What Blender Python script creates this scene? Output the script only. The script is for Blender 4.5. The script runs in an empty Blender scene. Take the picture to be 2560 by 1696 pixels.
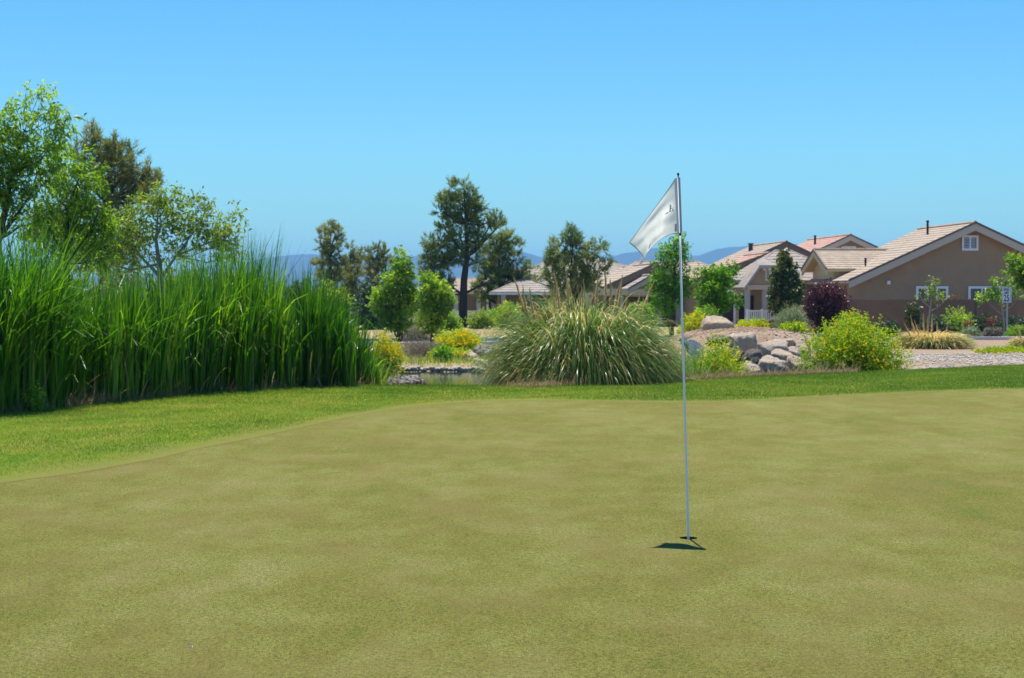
import bpy, bmesh, math, random
import numpy as np
from mathutils import Vector, Matrix, noise as mnoise

# ---------------------------------------------------------------- camera, sky, sun, exposure
SC = bpy.context.scene
COL = SC.collection
R = math.radians
F, CX, CY, HZ, H = 3800.0, 1280.0, 848.0, 735.0, 1.47      # focal length and horizon in photo pixels (2560 wide), eye height in m
PITCH = math.atan((CY - HZ) / F)
cam_d = bpy.data.cameras.new('camera')
cam = bpy.data.objects.new('camera', cam_d); COL.objects.link(cam)
cam.location = (0, 0, H); cam.rotation_euler = (R(90) - PITCH, 0, 0)
cam_d.sensor_width = 36.0; cam_d.lens = 36.0 * F / 2560.0
cam_d.clip_start = 0.1; cam_d.clip_end = 40000
cam_d.dof.use_dof = True; cam_d.dof.focus_distance = 10.0; cam_d.dof.aperture_fstop = 7.0
SC.camera = cam

SUN_DIR = Vector((-0.112, 0.436, 2.19)).normalized()        # towards the sun
world = bpy.data.worlds.new('World'); SC.world = world; world.use_nodes = True
wn = world.node_tree; wn.nodes.clear()
sky = wn.nodes.new('ShaderNodeTexSky'); sky.sky_type = 'NISHITA'; sky.sun_disc = False
sky.sun_elevation = math.asin(SUN_DIR.z); sky.sun_rotation = math.atan2(SUN_DIR.x, SUN_DIR.y)
sky.altitude = 900; sky.air_density = 1.4; sky.dust_density = 0.0; sky.ozone_density = 2.0
hsv = wn.nodes.new('ShaderNodeHueSaturation'); hsv.inputs['Saturation'].default_value = 1.3; hsv.inputs['Hue'].default_value = 0.5
bg = wn.nodes.new('ShaderNodeBackground'); bg.inputs['Strength'].default_value = 0.073
wo = wn.nodes.new('ShaderNodeOutputWorld')
wn.links.new(sky.outputs[0], hsv.inputs['Color']); wb = wn.nodes.new('ShaderNodeMix'); wb.data_type = 'RGBA'; wb.blend_type = 'MULTIPLY'; wb.inputs[0].default_value = 1.0; wb.inputs[7].default_value = (0.51, 0.97, 1.23, 1)   # white balance of the photograph's sky
wn.links.new(hsv.outputs[0], wb.inputs[6]); wn.links.new(wb.outputs[2], bg.inputs['Color']); wn.links.new(bg.outputs[0], wo.inputs['Surface'])
sun_d = bpy.data.lights.new('sun', 'SUN'); sun_d.energy = 4.7; sun_d.angle = R(0.53); sun_d.color = (1.0, 0.95, 0.87)
sun = bpy.data.objects.new('sun', sun_d); COL.objects.link(sun)
sun.rotation_euler = SUN_DIR.to_track_quat('Z', 'Y').to_euler()
sun.location = (0, 0, 60)
SC.view_settings.view_transform = 'Standard'; SC.view_settings.look = 'None'
SC.view_settings.gamma = 1.0; SC.view_settings.exposure = 0.76
SC.render.engine = 'CYCLES'
SC.cycles.use_denoising = True
SC.cycles.max_bounces = 6; SC.cycles.diffuse_bounces = 3; SC.cycles.glossy_bounces = 3
SC.cycles.transmission_bounces = 3; SC.cycles.transparent_max_bounces = 6; SC.cycles.volume_bounces = 0
SC.cycles.sample_clamp_indirect = 6.0

RNG = np.random.default_rng(7)
random.seed(7)

# ---------------------------------------------------------------- geometry of the view
def at(u, v, Y):
    dx, dz = (u - CX) / F, (CY - v) / F
    c, s = math.cos(PITCH), math.sin(PITCH)
    d = (dx, c + dz * s, -s + dz * c); t = Y / d[1]
    return Vector((dx * t, Y, H + d[2] * t))
def onz(u, v, z=0.0):
    p = at(u, v, 10.0); t = (z - H) / (p.z - H)
    return Vector((p.x * t, 10.0 * t, z))
def px(n, Y): return n * Y / F                                # photo pixels to metres at distance Y

# ---------------------------------------------------------------- object helpers
def link(o, parent=None):
    COL.objects.link(o)
    if parent is not None: o.parent = parent
    return o
def tag(o, label=None, cat=None, group=None, kind=None):
    if label: o['label'] = label
    if cat: o['category'] = cat
    if group: o['group'] = group
    if kind: o['kind'] = kind
    return o
def empty(name, loc, rz=0.0):
    o = bpy.data.objects.new(name, None); o.empty_display_size = 0.2
    o.location = loc; o.rotation_euler = (0, 0, rz); return link(o)
def mesh_np(name, V, Fc, mat, parent=None, attrs=None, smooth=False):
    V = np.asarray(V, dtype=np.float32).reshape(-1, 3); Fc = np.asarray(Fc, dtype=np.int32)
    me = bpy.data.meshes.new(name)
    me.vertices.add(len(V)); me.vertices.foreach_set('co', V.ravel())
    nf, k = Fc.shape
    me.loops.add(nf * k); me.loops.foreach_set('vertex_index', Fc.ravel())
    me.polygons.add(nf); me.polygons.foreach_set('loop_start', np.arange(0, nf * k, k, dtype=np.int32))
    if smooth: me.polygons.foreach_set('use_smooth', np.ones(nf, dtype=bool))
    me.update(calc_edges=True)
    for a, val in (attrs or {}).items():
        at_ = me.attributes.new(a, 'FLOAT', 'POINT'); at_.data.foreach_set('value', np.asarray(val, dtype=np.float32).ravel())
    me.materials.append(mat)
    return link(bpy.data.objects.new(name, me), parent)

class MB:
    """collects boxes, prisms and tubes, then links them as one mesh"""
    def __init__(s): s.v = []; s.f = []
    def add(s, vs, fs):
        o = len(s.v); s.v += [tuple(p) for p in vs]; s.f += [tuple(i + o for i in f) for f in fs]; return s
    def box(s, x0, x1, y0, y1, z0, z1):
        return s.add([(x0,y0,z0),(x1,y0,z0),(x1,y1,z0),(x0,y1,z0),(x0,y0,z1),(x1,y0,z1),(x1,y1,z1),(x0,y1,z1)],
                     [(0,3,2,1),(4,5,6,7),(0,1,5,4),(1,2,6,5),(2,3,7,6),(3,0,4,7)])
    def prism(s, poly, y0, y1):                                # poly in (x, z), counter-clockwise seen from -y
        n = len(poly)
        vs = [(x, y0, z) for x, z in poly] + [(x, y1, z) for x, z in poly]
        fs = [tuple(range(n)), tuple(range(2*n-1, n-1, -1))]
        for i in range(n):
            j = (i+1) % n; fs.append((i, i+n, j+n, j))
        return s.add(vs, fs)
    def tube(s, pts, rad, n=6):
        pts = [Vector(p) for p in pts]; m = len(pts); vs = []; fs = []
        ref = Vector((0.3, 0.9, 0.1)).normalized()
        for i, p in enumerate(pts):
            d = (pts[min(i+1, m-1)] - pts[max(i-1, 0)])
            d = d.normalized() if d.length > 1e-9 else Vector((0,0,1))
            a = d.cross(ref)
            if a.length < 1e-3: a = d.cross(Vector((1,0,0)))
            a.normalize(); b = d.cross(a)
            r = rad[i] if hasattr(rad, '__len__') else rad
            for k in range(n):
                t = 2*math.pi*k/n
                vs.append(p + (a*math.cos(t) + b*math.sin(t))*r)
        for i in range(m-1):
            for k in range(n):
                k2 = (k+1) % n
                fs.append((i*n+k, i*n+k2, (i+1)*n+k2, (i+1)*n+k))
        fs.append(tuple(range(n-1, -1, -1))); fs.append(tuple((m-1)*n+k for k in range(n)))
        return s.add(vs, fs)
    def build(s, name, mat, parent=None, loc=(0,0,0), rz=0.0, smooth=False, bevel=0.0):
        me = bpy.data.meshes.new(name); me.from_pydata(s.v, [], s.f); me.materials.append(mat)
        bm = bmesh.new(); bm.from_mesh(me); bmesh.ops.recalc_face_normals(bm, faces=bm.faces); bm.to_mesh(me); bm.free()
        if smooth:
            for p in me.polygons: p.use_smooth = True
        o = bpy.data.objects.new(name, me); o.location = loc; o.rotation_euler = (0, 0, rz)
        if bevel:
            b = o.modifiers.new('bevel', 'BEVEL'); b.width = bevel; b.segments = 2; b.limit_method = 'ANGLE'
        return link(o, parent)

# ---------------------------------------------------------------- materials
class NT:
    def __init__(s, name):
        s.m = bpy.data.materials.new(name); s.m.use_nodes = True; s.t = s.m.node_tree; s.t.nodes.clear()
        s.out = s.n('ShaderNodeOutputMaterial')
    def n(s, kind, **kw):
        nd = s.t.nodes.new(kind)
        for k, v in kw.items(): setattr(nd, k, v)
        return nd
    def l(s, a, b): s.t.links.new(a, b)
    def coords(s, scale=(1,1,1), kind='Object'):
        tc = s.n('ShaderNodeTexCoord'); mp = s.n('ShaderNodeMapping'); mp.inputs['Scale'].default_value = scale
        s.l(tc.outputs[kind], mp.inputs['Vector']); return mp.outputs[0]
    def noise(s, vec, scale, detail=4.0, rough=0.55):
        nd = s.n('ShaderNodeTexNoise'); nd.inputs['Scale'].default_value = scale
        nd.inputs['Detail'].default_value = detail; nd.inputs['Roughness'].default_value = rough
        s.l(vec, nd.inputs['Vector']); return nd.outputs['Fac']
    def ramp(s, fac, stops):
        r = s.n('ShaderNodeValToRGB'); e = r.color_ramp.elements
        while len(e) < len(stops): e.new(0.5)
        for el, (p, c) in zip(e, stops): el.position = p; el.color = (*c, 1) if len(c) == 3 else c
        s.l(fac, r.inputs[0]); return r.outputs[0]
    def mix(s, fac, a, b, mode='MIX'):
        m = s.n('ShaderNodeMix', data_type='RGBA', blend_type=mode)
        for val, idx in ((fac, 0), (a, 6), (b, 7)):
            if hasattr(val, 'default_value') or hasattr(val, 'links'): s.l(val, m.inputs[idx])
            elif idx == 0: m.inputs[0].default_value = val
            else: m.inputs[idx].default_value = (*val, 1)
        return m.outputs[2]
    def attr(s, name): return s.n('ShaderNodeAttribute', attribute_name=name).outputs['Fac']
    def math(s, op, a, b):
        m = s.n('ShaderNodeMath', operation=op)
        for i, val in enumerate((a, b)):
            if hasattr(val, 'links'): s.l(val, m.inputs[i])
            else: m.inputs[i].default_value = val
        return m.outputs[0]
    def bump(s, h, strength, dist):
        b = s.n('ShaderNodeBump'); b.inputs['Strength'].default_value = strength; b.inputs['Distance'].default_value = dist
        s.l(h, b.inputs['Height']); return b.outputs[0]
    def bsdf(s, color, rough=0.8, normal=None, spec=0.3, metal=0.0):
        p = s.n('ShaderNodeBsdfPrincipled')
        if hasattr(color, 'links'): s.l(color, p.inputs['Base Color'])
        else: p.inputs['Base Color'].default_value = (*color, 1)
        if hasattr(rough, 'links'): s.l(rough, p.inputs['Roughness'])
        else: p.inputs['Roughness'].default_value = rough
        p.inputs['Specular IOR Level'].default_value = spec; p.inputs['Metallic'].default_value = metal
        if normal is not None: s.l(normal, p.inputs['Normal'])
        return p
    def done(s, shader): s.l(shader.outputs[0], s.out.inputs['Surface']); return s.m

def plain(name, color, rough=0.7, spec=0.3, var=0.12, scale=6.0, bump=0.0, metal=0.0):
    t = NT(name); v = t.coords()
    n = t.noise(v, scale, 5)
    c = t.mix(n, tuple(x*(1-var) for x in color), tuple(min(1, x*(1+var)) for x in color))
    nm = t.bump(t.noise(v, scale*12, 3), bump, 0.01) if bump else None
    return t.done(t.bsdf(c, rough, nm, spec, metal))

def leafmat(name, dark, mid, light, trans=0.4, rough=0.45, spec=0.35, tboost=1.25, neutral=False):
    t = NT(name)
    c = t.ramp(t.attr('tint'), [(0.0, dark), (0.5, mid), (1.0, light)])
    p = t.bsdf(c, rough, None, spec)
    tr = t.n('ShaderNodeBsdfTranslucent')
    tc = t.mix(1.0, c, (tboost,)*3 if neutral else (min(1.6, tboost*1.1), tboost*1.2, tboost*0.55), 'MULTIPLY')
    t.l(tc, tr.inputs['Color'])
    ms = t.n('ShaderNodeMixShader'); ms.inputs[0].default_value = trans
    t.l(p.outputs[0], ms.inputs[1]); t.l(tr.outputs[0], ms.inputs[2])
    return t.done(ms)

M = {}
M['reed'] = leafmat('reed', (0.022,0.09,0.006), (0.075,0.205,0.010), (0.25,0.38,0.022), 0.44, 0.34, 0.42, 1.4)
M['reed_dry'] = leafmat('reed_dry', (0.22,0.14,0.06), (0.36,0.26,0.13), (0.50,0.39,0.22), 0.3, 0.7, 0.2, 1.1, True)
M['willow'] = leafmat('willow', (0.07,0.14,0.010), (0.18,0.30,0.018), (0.36,0.46,0.03), 0.48, 0.42, 0.28, 1.5)
M['mesquite'] = leafmat('mesquite', (0.11,0.17,0.02), (0.22,0.30,0.035), (0.36,0.40,0.07), 0.45, 0.45, 0.28, 1.4)
M['pine'] = leafmat('pine', (0.06,0.115,0.032), (0.16,0.225,0.055), (0.36,0.36,0.09), 0.40, 0.6, 0.2, 1.45, True)
M['pine_olive'] = leafmat('pine_olive', (0.085,0.13,0.03), (0.20,0.23,0.055), (0.35,0.32,0.075), 0.40, 0.6, 0.2, 1.45, True)
M['young'] = leafmat('young', (0.07,0.16,0.015), (0.19,0.32,0.022), (0.38,0.47,0.04), 0.46, 0.42, 0.28, 1.45)
M['poplar'] = leafmat('poplar', (0.05,0.15,0.008), (0.13,0.28,0.012), (0.26,0.42,0.02), 0.46, 0.42, 0.28, 1.45)
M['magnolia'] = leafmat('magnolia', (0.025,0.06,0.015), (0.055,0.11,0.022), (0.30,0.25,0.05), 0.2, 0.36, 0.45, 1.0)
M['plum'] = leafmat('plum', (0.03,0.010,0.018), (0.07,0.018,0.032), (0.16,0.04,0.05), 0.35, 0.35, 0.45, 1.2)
M['lantana'] = leafmat('lantana', (0.09,0.18,0.006), (0.26,0.37,0.010), (0.50,0.50,0.02), 0.46, 0.45, 0.25, 1.35)
M['yellow'] = leafmat('yellow', (0.66,0.46,0.008), (0.82,0.58,0.008), (0.92,0.68,0.02), 0.4, 0.7, 0.1, 1.1, True)
M['sage'] = leafmat('sage', (0.13,0.17,0.09), (0.22,0.27,0.16), (0.34,0.38,0.24), 0.3, 0.7, 0.2, 1.0)
M['hedge'] = leafmat('hedge', (0.03,0.06,0.03), (0.06,0.10,0.05), (0.13,0.17,0.09), 0.25, 0.5, 0.3, 1.0)
M['rust'] = leafmat('rust', (0.12,0.08,0.02), (0.25,0.10,0.03), (0.40,0.12,0.05), 0.35, 0.5, 0.3, 1.0)
M['redflower'] = leafmat('redflower', (0.30,0.04,0.05), (0.45,0.07,0.07), (0.55,0.14,0.10), 0.3, 0.6, 0.2, 1.0)
M['drytwig'] = leafmat('drytwig', (0.12,0.10,0.08), (0.22,0.18,0.15), (0.34,0.29,0.24), 0.2, 0.8, 0.1, 1.0)
M['pampas'] = leafmat('pampas', (0.03,0.09,0.010), (0.13,0.25,0.035), (0.74,0.54,0.19), 0.38, 0.33, 0.42, 1.3, True)
M['plume'] = leafmat('plume', (0.74,0.52,0.22), (0.86,0.65,0.33), (0.95,0.79,0.50), 0.55, 0.8, 0.1, 1.2, True)
M['lawnblade'] = leafmat('lawnblade', (0.06,0.145,0.012), (0.18,0.265,0.022), (0.54,0.48,0.12), 0.40, 0.38, 0.4, 1.15)
M['bark'] = plain('bark', (0.10,0.075,0.055), 0.9, 0.1, 0.5, 14, 0.6)
M['bark_dark'] = plain('bark_dark', (0.045,0.04,0.04), 0.9, 0.1, 0.4, 10, 0.6)
M['bark_pale'] = plain('bark_pale', (0.34,0.29,0.24), 0.85, 0.1, 0.3, 14, 0.4)
M['white_paint'] = plain('white_paint', (0.78,0.78,0.77), 0.5, 0.4, 0.04)
M['vinyl'] = plain('vinyl', (0.72,0.73,0.76), 0.4, 0.4, 0.05)
M['stucco'] = plain('stucco', (0.35,0.25,0.155), 0.95, 0.1, 0.16, 1.3, 0.8)
M['stucco_grey'] = plain('stucco_grey', (0.38,0.30,0.22), 0.95, 0.1, 0.12, 1.5, 0.6)
M['stucco_lit'] = plain('stucco_lit', (0.60,0.48,0.28), 0.95, 0.1, 0.08, 2.0, 0.5)  # house stucco made pale yellow: light on the gable end put into the colour
M['fascia'] = plain('fascia', (0.55,0.47,0.37), 0.7, 0.3, 0.06)
M['fascia_grey'] = plain('fascia_grey', (0.40,0.38,0.36), 0.7, 0.3, 0.06)
M['dark_void'] = plain('dark_void', (0.03,0.028,0.027), 0.6, 0.3, 0.2)
M['post_metal'] = plain('post_metal', (0.42,0.42,0.43), 0.45, 0.5, 0.08, 20, 0, 0.6)
M['black_plastic'] = plain('black_plastic', (0.012,0.012,0.016), 0.4, 0.5, 0.1)
M['ink'] = plain('ink', (0.02,0.02,0.022), 0.6, 0.2, 0.1)
M['pole_paint'] = plain('pole_paint', (0.80,0.80,0.76), 0.45, 0.35, 0.05, 8)
M['block'] = plain('block', (0.25,0.155,0.10), 0.95, 0.1, 0.22, 1.6, 0.6)
M['block_cap'] = plain('block_cap', (0.27,0.19,0.15), 0.9, 0.1, 0.12, 3)
M['kerb'] = plain('kerb', (0.50,0.48,0.45), 0.9, 0.15, 0.15, 3, 0.3)
M['asphalt'] = plain('asphalt', (0.07,0.072,0.08), 0.9, 0.2, 0.25, 1.5, 0.5)
M['porch'] = plain('porch', (0.20,0.15,0.11), 0.9, 0.2, 0.15)  # walls darkened: shade under the porch roofs is put into the colour

def tilemat(name, a, b, c):
    t = NT(name); v = t.coords()
    wn_ = t.n('ShaderNodeTexVoronoi'); wn_.inputs['Scale'].default_value = 3.2; t.l(v, wn_.inputs['Vector'])
    sep = t.n('ShaderNodeSeparateColor'); t.l(wn_.outputs['Color'], sep.inputs[0])
    col = t.ramp(sep.outputs[0], [(0.1, a), (0.5, b), (0.95, c)])
    big = t.noise(v, 0.5, 3); col = t.mix(t.math('MULTIPLY', big, 0.35), col, a)
    return t.done(t.bsdf(col, 0.9, t.bump(t.noise(v, 30, 3), 0.4, 0.02), 0.15))
M['tile_tan'] = tilemat('tile_tan', (0.315,0.25,0.19), (0.355,0.285,0.215), (0.39,0.315,0.24))
M['tile_grey'] = tilemat('tile_grey', (0.255,0.22,0.185), (0.295,0.255,0.215), (0.335,0.29,0.25))
M['tile_red'] = tilemat('tile_red', (0.36,0.21,0.16), (0.42,0.26,0.20), (0.47,0.31,0.24))

def glassmat():
    t = NT('window_glass')
    return t.done(t.bsdf((0.02,0.025,0.03), 0.05, None, 0.8))
M['glass'] = glassmat()

def turf(name, stops_big, fine_amt, bump, warmc, collar=None):
    """short mown grass: broad blotches, streaky patches and blade-scale grain"""
    t = NT(name); v = t.coords()
    big = t.noise(t.coords((1.0, 0.42, 1.0)), 0.75, 5, 0.55)
    mid = t.noise(t.coords((0.9, 0.55, 1.0)), 3.0, 7, 0.68)
    fine = t.noise(v, 60, 4, 0.75)
    grain = t.noise(t.coords((1.0, 0.35, 1.0)), 210, 3, 0.8)
    f = t.math('ADD', t.math('MULTIPLY', big, 0.45), t.math('MULTIPLY', mid, 0.55))
    c = t.ramp(f, stops_big)
    g2 = t.ramp(t.math('ADD', t.math('MULTIPLY', fine, 0.45), t.math('MULTIPLY', grain, 0.55)), [(0.36, (1-fine_amt,)*3), (0.64, (1+fine_amt,)*3)])
    c = t.mix(1.0, c, g2, 'MULTIPLY')
    warm = t.noise(t.coords((1.0, 0.5, 1.0)), 1.3, 6, 0.62)
    c = t.mix(t.ramp(warm, [(0.46, (0,0,0)), (0.70, (0.55,0.55,0.55))]), c, warmc)
    spots = t.n('ShaderNodeTexVoronoi'); spots.inputs['Scale'].default_value = 1.7; t.l(v, spots.inputs['Vector'])
    c = t.mix(t.ramp(spots.outputs['Distance'], [(0.03, (0.35,0.35,0.35)), (0.075, (0,0,0))]), c, (0.07, 0.075, 0.02))      # old ball marks
    if collar: c = t.mix(t.attr('edge'), collar, c)
    h = t.math('ADD', t.math('MULTIPLY', fine, 0.5), grain)
    return t.done(t.bsdf(c, 0.9, t.bump(h, bump, 0.012), 0.04))
M['green'] = turf('green_turf', [(0.35,(0.128,0.146,0.029)), (0.46,(0.162,0.155,0.036)), (0.53,(0.178,0.182,0.046)), (0.65,(0.222,0.205,0.072))], 0.85, 1.0, (0.202,0.152,0.053))
M['lawn'] = turf('lawn_turf', [(0.38,(0.058,0.13,0.010)), (0.46,(0.115,0.18,0.014)), (0.55,(0.165,0.205,0.020)), (0.64,(0.25,0.235,0.045))], 0.65, 0.8, (0.23,0.19,0.042), (0.17,0.17,0.040))

def groundmat():
    t = NT('desert_ground'); v = t.coords()
    g1 = t.noise(v, 14, 6, 0.75); g2 = t.noise(v, 0.6, 4)
    vor = t.n('ShaderNodeTexVoronoi'); vor.inputs['Scale'].default_value = 16; t.l(v, vor.inputs['Vector'])
    sep = t.n('ShaderNodeSeparateColor'); t.l(vor.outputs['Color'], sep.inputs[0])
    soil = t.ramp(g1, [(0.3,(0.17,0.10,0.055)), (0.55,(0.29,0.185,0.105)), (0.75,(0.42,0.29,0.18))])
    gravel = t.ramp(sep.outputs[0], [(0.0,(0.16,0.14,0.12)), (0.5,(0.30,0.265,0.225)), (1.0,(0.48,0.43,0.37))])
    dry = t.ramp(t.noise(v, 1.2, 6, 0.7), [(0.3,(0.20,0.20,0.06)), (0.5,(0.34,0.29,0.12)), (0.7,(0.46,0.36,0.18))])
    c = t.mix(t.attr('gravel'), soil, gravel)
    c = t.mix(t.attr('dry'), c, dry)
    c = t.mix(t.math('MULTIPLY', g2, 0.3), c, (0.28,0.2,0.14))
    return t.done(t.bsdf(c, 0.95, t.bump(t.math('ADD', g1, vor.outputs['Distance']), 0.7, 0.04), 0.1))
M['ground'] = groundmat()

def watermat():
    t = NT('pond_water')
    n1 = t.noise(t.coords((1.0, 2.6, 1.0)), 2.2, 3); n2 = t.noise(t.coords((1.0, 2.2, 1.0)), 9, 2)
    nm = t.bump(t.math('ADD', n1, t.math('MULTIPLY', n2, 0.35)), 0.07, 0.04)
    p = t.bsdf((0.022,0.026,0.012), 0.03, nm, 0.5); p.inputs['IOR'].default_value = 1.33
    return t.done(p)
M['water'] = watermat()
def fallmat():
    t = NT('falling_water'); n = t.noise(t.coords((6,6,1.2)), 3, 5, 0.7)
    c = t.ramp(n, [(0.48,(0.015,0.02,0.025)), (0.60,(0.10,0.12,0.13)), (0.72,(0.7,0.72,0.75))])
    return t.done(t.bsdf(c, 0.45, t.bump(n, 0.8, 0.08), 0.3))
M['fall'] = fallmat()

def rockmat(name, base, dark, tan, darkness, sc=1.0):
    t = NT(name); v = t.coords((sc, sc, sc))
    n1 = t.noise(v, 2.2, 8, 0.65); n2 = t.noise(v, 5.5, 8, 0.75); n3 = t.noise(v, 45, 3, 0.7)
    c = t.ramp(n3, [(0.3, tuple(x*0.75 for x in base)), (0.7, tuple(min(1,x*1.25) for x in base))])
    c = t.mix(t.ramp(n1, [(0.45,(0,0,0)), (0.68,(0.8,0.8,0.8))]), c, tan)
    c = t.mix(t.ramp(n2, [(darkness,(0,0,0)), (darkness+0.07,(0.9,0.9,0.9))]), c, dark)
    return t.done(t.bsdf(c, 0.9, t.bump(t.math('ADD', n2, t.math('MULTIPLY', n3, 0.4)), 1.0, 0.12), 0.12))
M['rock'] = rockmat('granite', (0.66,0.55,0.43), (0.14,0.115,0.10), (0.62,0.45,0.28), 0.57, 1.9)
M['rock_tan'] = rockmat('granite_tan', (0.68,0.54,0.39), (0.18,0.145,0.115), (0.64,0.46,0.28), 0.60, 1.9)
M['rock_white'] = rockmat('granite_white', (0.54,0.49,0.44), (0.04,0.037,0.035), (0.46,0.40,0.33), 0.47, 2.6)
M['rock_dark'] = rockmat('wet_granite', (0.22,0.19,0.16), (0.05,0.046,0.042), (0.26,0.20,0.13), 0.55, 1.9)

def clothmat():
    t = NT('flag_cloth'); v = t.coords((1,1,1))
    n = t.noise(v, 14, 4)
    c = t.mix(n, (0.70,0.71,0.69), (0.78,0.79,0.76))
    p = t.bsdf(c, 0.55, t.bump(t.noise(v, 400, 2), 0.15, 0.002), 0.3)
    tr = t.n('ShaderNodeBsdfTranslucent'); tr.inputs['Color'].default_value = (0.84,0.85,0.81,1)
    ms = t.n('ShaderNodeMixShader'); ms.inputs[0].default_value = 0.42
    t.l(p.outputs[0], ms.inputs[1]); t.l(tr.outputs[0], ms.inputs[2]); return t.done(ms)
M['cloth'] = clothmat()
M['hem'] = plain('flag_hem', (0.42,0.40,0.44), 0.8, 0.1, 0.15, 30)
M['sleeve'] = plain('flag_sleeve', (0.70,0.68,0.74), 0.7, 0.2, 0.06, 20)
M['sleeve_shaded'] = plain('flag_sleeve_shaded', (0.42,0.42,0.52), 0.7, 0.2, 0.06, 20)  # darker half of the sleeve, its shade put into the colour
def mountainmat():
    t = NT('mountain_slope'); v = t.coords()
    c = t.ramp(t.noise(v, 0.006, 8, 0.7), [(0.35,(0.03,0.05,0.05)), (0.65,(0.07,0.09,0.09))])
    return t.done(t.bsdf(c, 1.0, None, 0.0))
M['mountain'] = mountainmat()
M['gravelstone'] = plain('gravelstone', (0.46,0.40,0.33), 0.95, 0.1, 0.7, 2.3)
M['pebble'] = plain('pebble', (0.40,0.28,0.18), 0.95, 0.1, 0.6, 2.3)
M['edging'] = plain('edging_stone', (0.36,0.32,0.27), 0.95, 0.1, 0.6, 5.0, 0.8)

# ---------------------------------------------------------------- terrain
def ss(a, b, x):
    t = np.clip((np.asarray(x, float) - a) / (b - a), 0, 1); return t*t*(3-2*t)
CREST = np.array([(-40,4),(-14,10.5),(-9,15.0),(-6.17,18.3),(-5.28,20.5),(-4.46,22.3),(-3.25,23.7),(-1.77,24.1),(-0.5,24.0),(0.31,23.6),
                  (1.6,24.5),(2.8,25.4),(4.36,26.7),(7.54,28.9),(10.4,31.0),(16,34),(40,40)], float)
def crest(x): return np.interp(x, CREST[:,0], CREST[:,1])
WATER_Z = -0.5
def height(x, y):
    x = np.asarray(x, float); y = np.asarray(y, float)
    d = y - crest(x)
    far = -0.33 - 0.0042*np.clip(y-39, 0, 120)
    # right-hand side: gravel shoulder that stays near lawn level
    shoulder = ss(7.2, 9.0, x) * (1 - ss(39, 43, y))
    # pond basin
    bowl = ss(0.3, 2.6, d) * (1 - ss(37.8, 38.9, y + 0.25*np.sin(x*1.3) - 2.4*ss(3.6, 5.0, x))) * (1 - ss(6.9, 8.3, x)) 
    z = far * ss(0.0, 3.0, d) * (1-shoulder) - 0.09*shoulder*ss(0, 10, d)
    z = z*(1-bowl) + (-1.0)*bowl
    # mound that carries the rocks and the little waterfall
    m = ss(41.3, 43.4, y + 0.25*np.sin(x*2.3)) * (1-ss(47.5, 54, y)) * np.exp(-(np.abs(x-7.0)/2.5)**3.2)
    z = z + 0.78*m
    z = z + 0.02*np.sin(x*0.9+1.0)*np.sin(y*0.7) * ss(0, 4, d)
    return z
def hz(x, y): return float(height(x, y))

HOLE = onz(1721, 1347)
GREEN = [(-3.96,11.76),(-3.53,12.41),(-3.13,13.5),(-2.57,15.5),(-2.16,17.1),(-1.64,18.9),(-1.2,19.95),(-0.44,20.8),(0.66,20.85),(1.72,20.45),
         (2.57,20.35),(3.4,20.8),(5.0,21.9),(7.1,23.1),(8.2,23.3),(10.5,22.3),(12.5,19.0),(13,12),(10,3),(4,-3),(-2,-3),(-5,2),(-5.2,7),(-4.6,10)]
def polar(pts, smooth=2.2):
    pts = np.array(pts, float) - np.array([HOLE.x, HOLE.y])
    th = np.arctan2(pts[:,1], pts[:,0]); r = np.hypot(pts[:,0], pts[:,1]); o = np.argsort(th); th = th[o]; r = r[o]
    T = np.linspace(-np.pi, np.pi, 721)[:-1]
    rr = np.interp(T, np.r_[th-2*np.pi, th, th+2*np.pi], np.r_[r, r, r])
    k = np.exp(-0.5*(np.arange(-12,13)/ (smooth*2))**2); k /= k.sum()
    rr = np.convolve(np.r_[rr[-12:], rr, rr[:12]], k, 'valid')
    return T, rr
TH, RG = polar(GREEN)
LAWN = [(x, crest(x)+0.22) for x in np.linspace(-13, 22, 90)] + [(26,24),(27,8),(16,-9),(0,-12),(-12,-8),(-16,2)]
_, RL = polar(LAWN, 1.0)
def rg_at(th): return np.interp(th, np.r_[TH, np.pi], np.r_[RG, RG[0]])
def rl_at(th): return np.interp(th, np.r_[TH, np.pi], np.r_[RL, RL[0]])

def ring_sheet(name, radii_of_k, mat, zoff, kind, edge=False):
    """polar sheet round the hole; radii_of_k is (K, 720)"""
    rad = np.array(radii_of_k); K, N = rad.shape
    X = HOLE.x + rad*np.cos(TH); Y = HOLE.y + rad*np.sin(TH); Z = height(X, Y) + zoff
    V = np.stack([X, Y, Z], -1).reshape(-1, 3)
    i = np.arange(K-1)[:,None]; j = np.arange(N)[None,:]; j2 = (j+1) % N
    Fc = np.stack([(i*N+j+0*i), ((i+1)*N+j), ((i+1)*N+j2), (i*N+j2)], -1).reshape(-1, 4)
    wob = 0.25*np.sin(TH*31)+0.2*np.sin(TH*67+1)
    at_ = {'edge': np.clip((rad-RG)/(0.95+wob), 0, 1)} if edge else None
    return tag(mesh_np(name, V, Fc, mat, attrs=at_, smooth=True), kind=kind)
fr = np.linspace(0, 1, 26)**1.6
green = ring_sheet('putting_green', [0.054 + (RG-0.054)*f for f in fr], M['green'], 0.004, 'structure')
fr = np.linspace(0, 1, 60)**1.3
lawn = ring_sheet('lawn', [RG - 0.02 + (RL-RG+0.02)*f for f in fr], M['lawn'], 0.006, 'structure', True)

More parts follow.
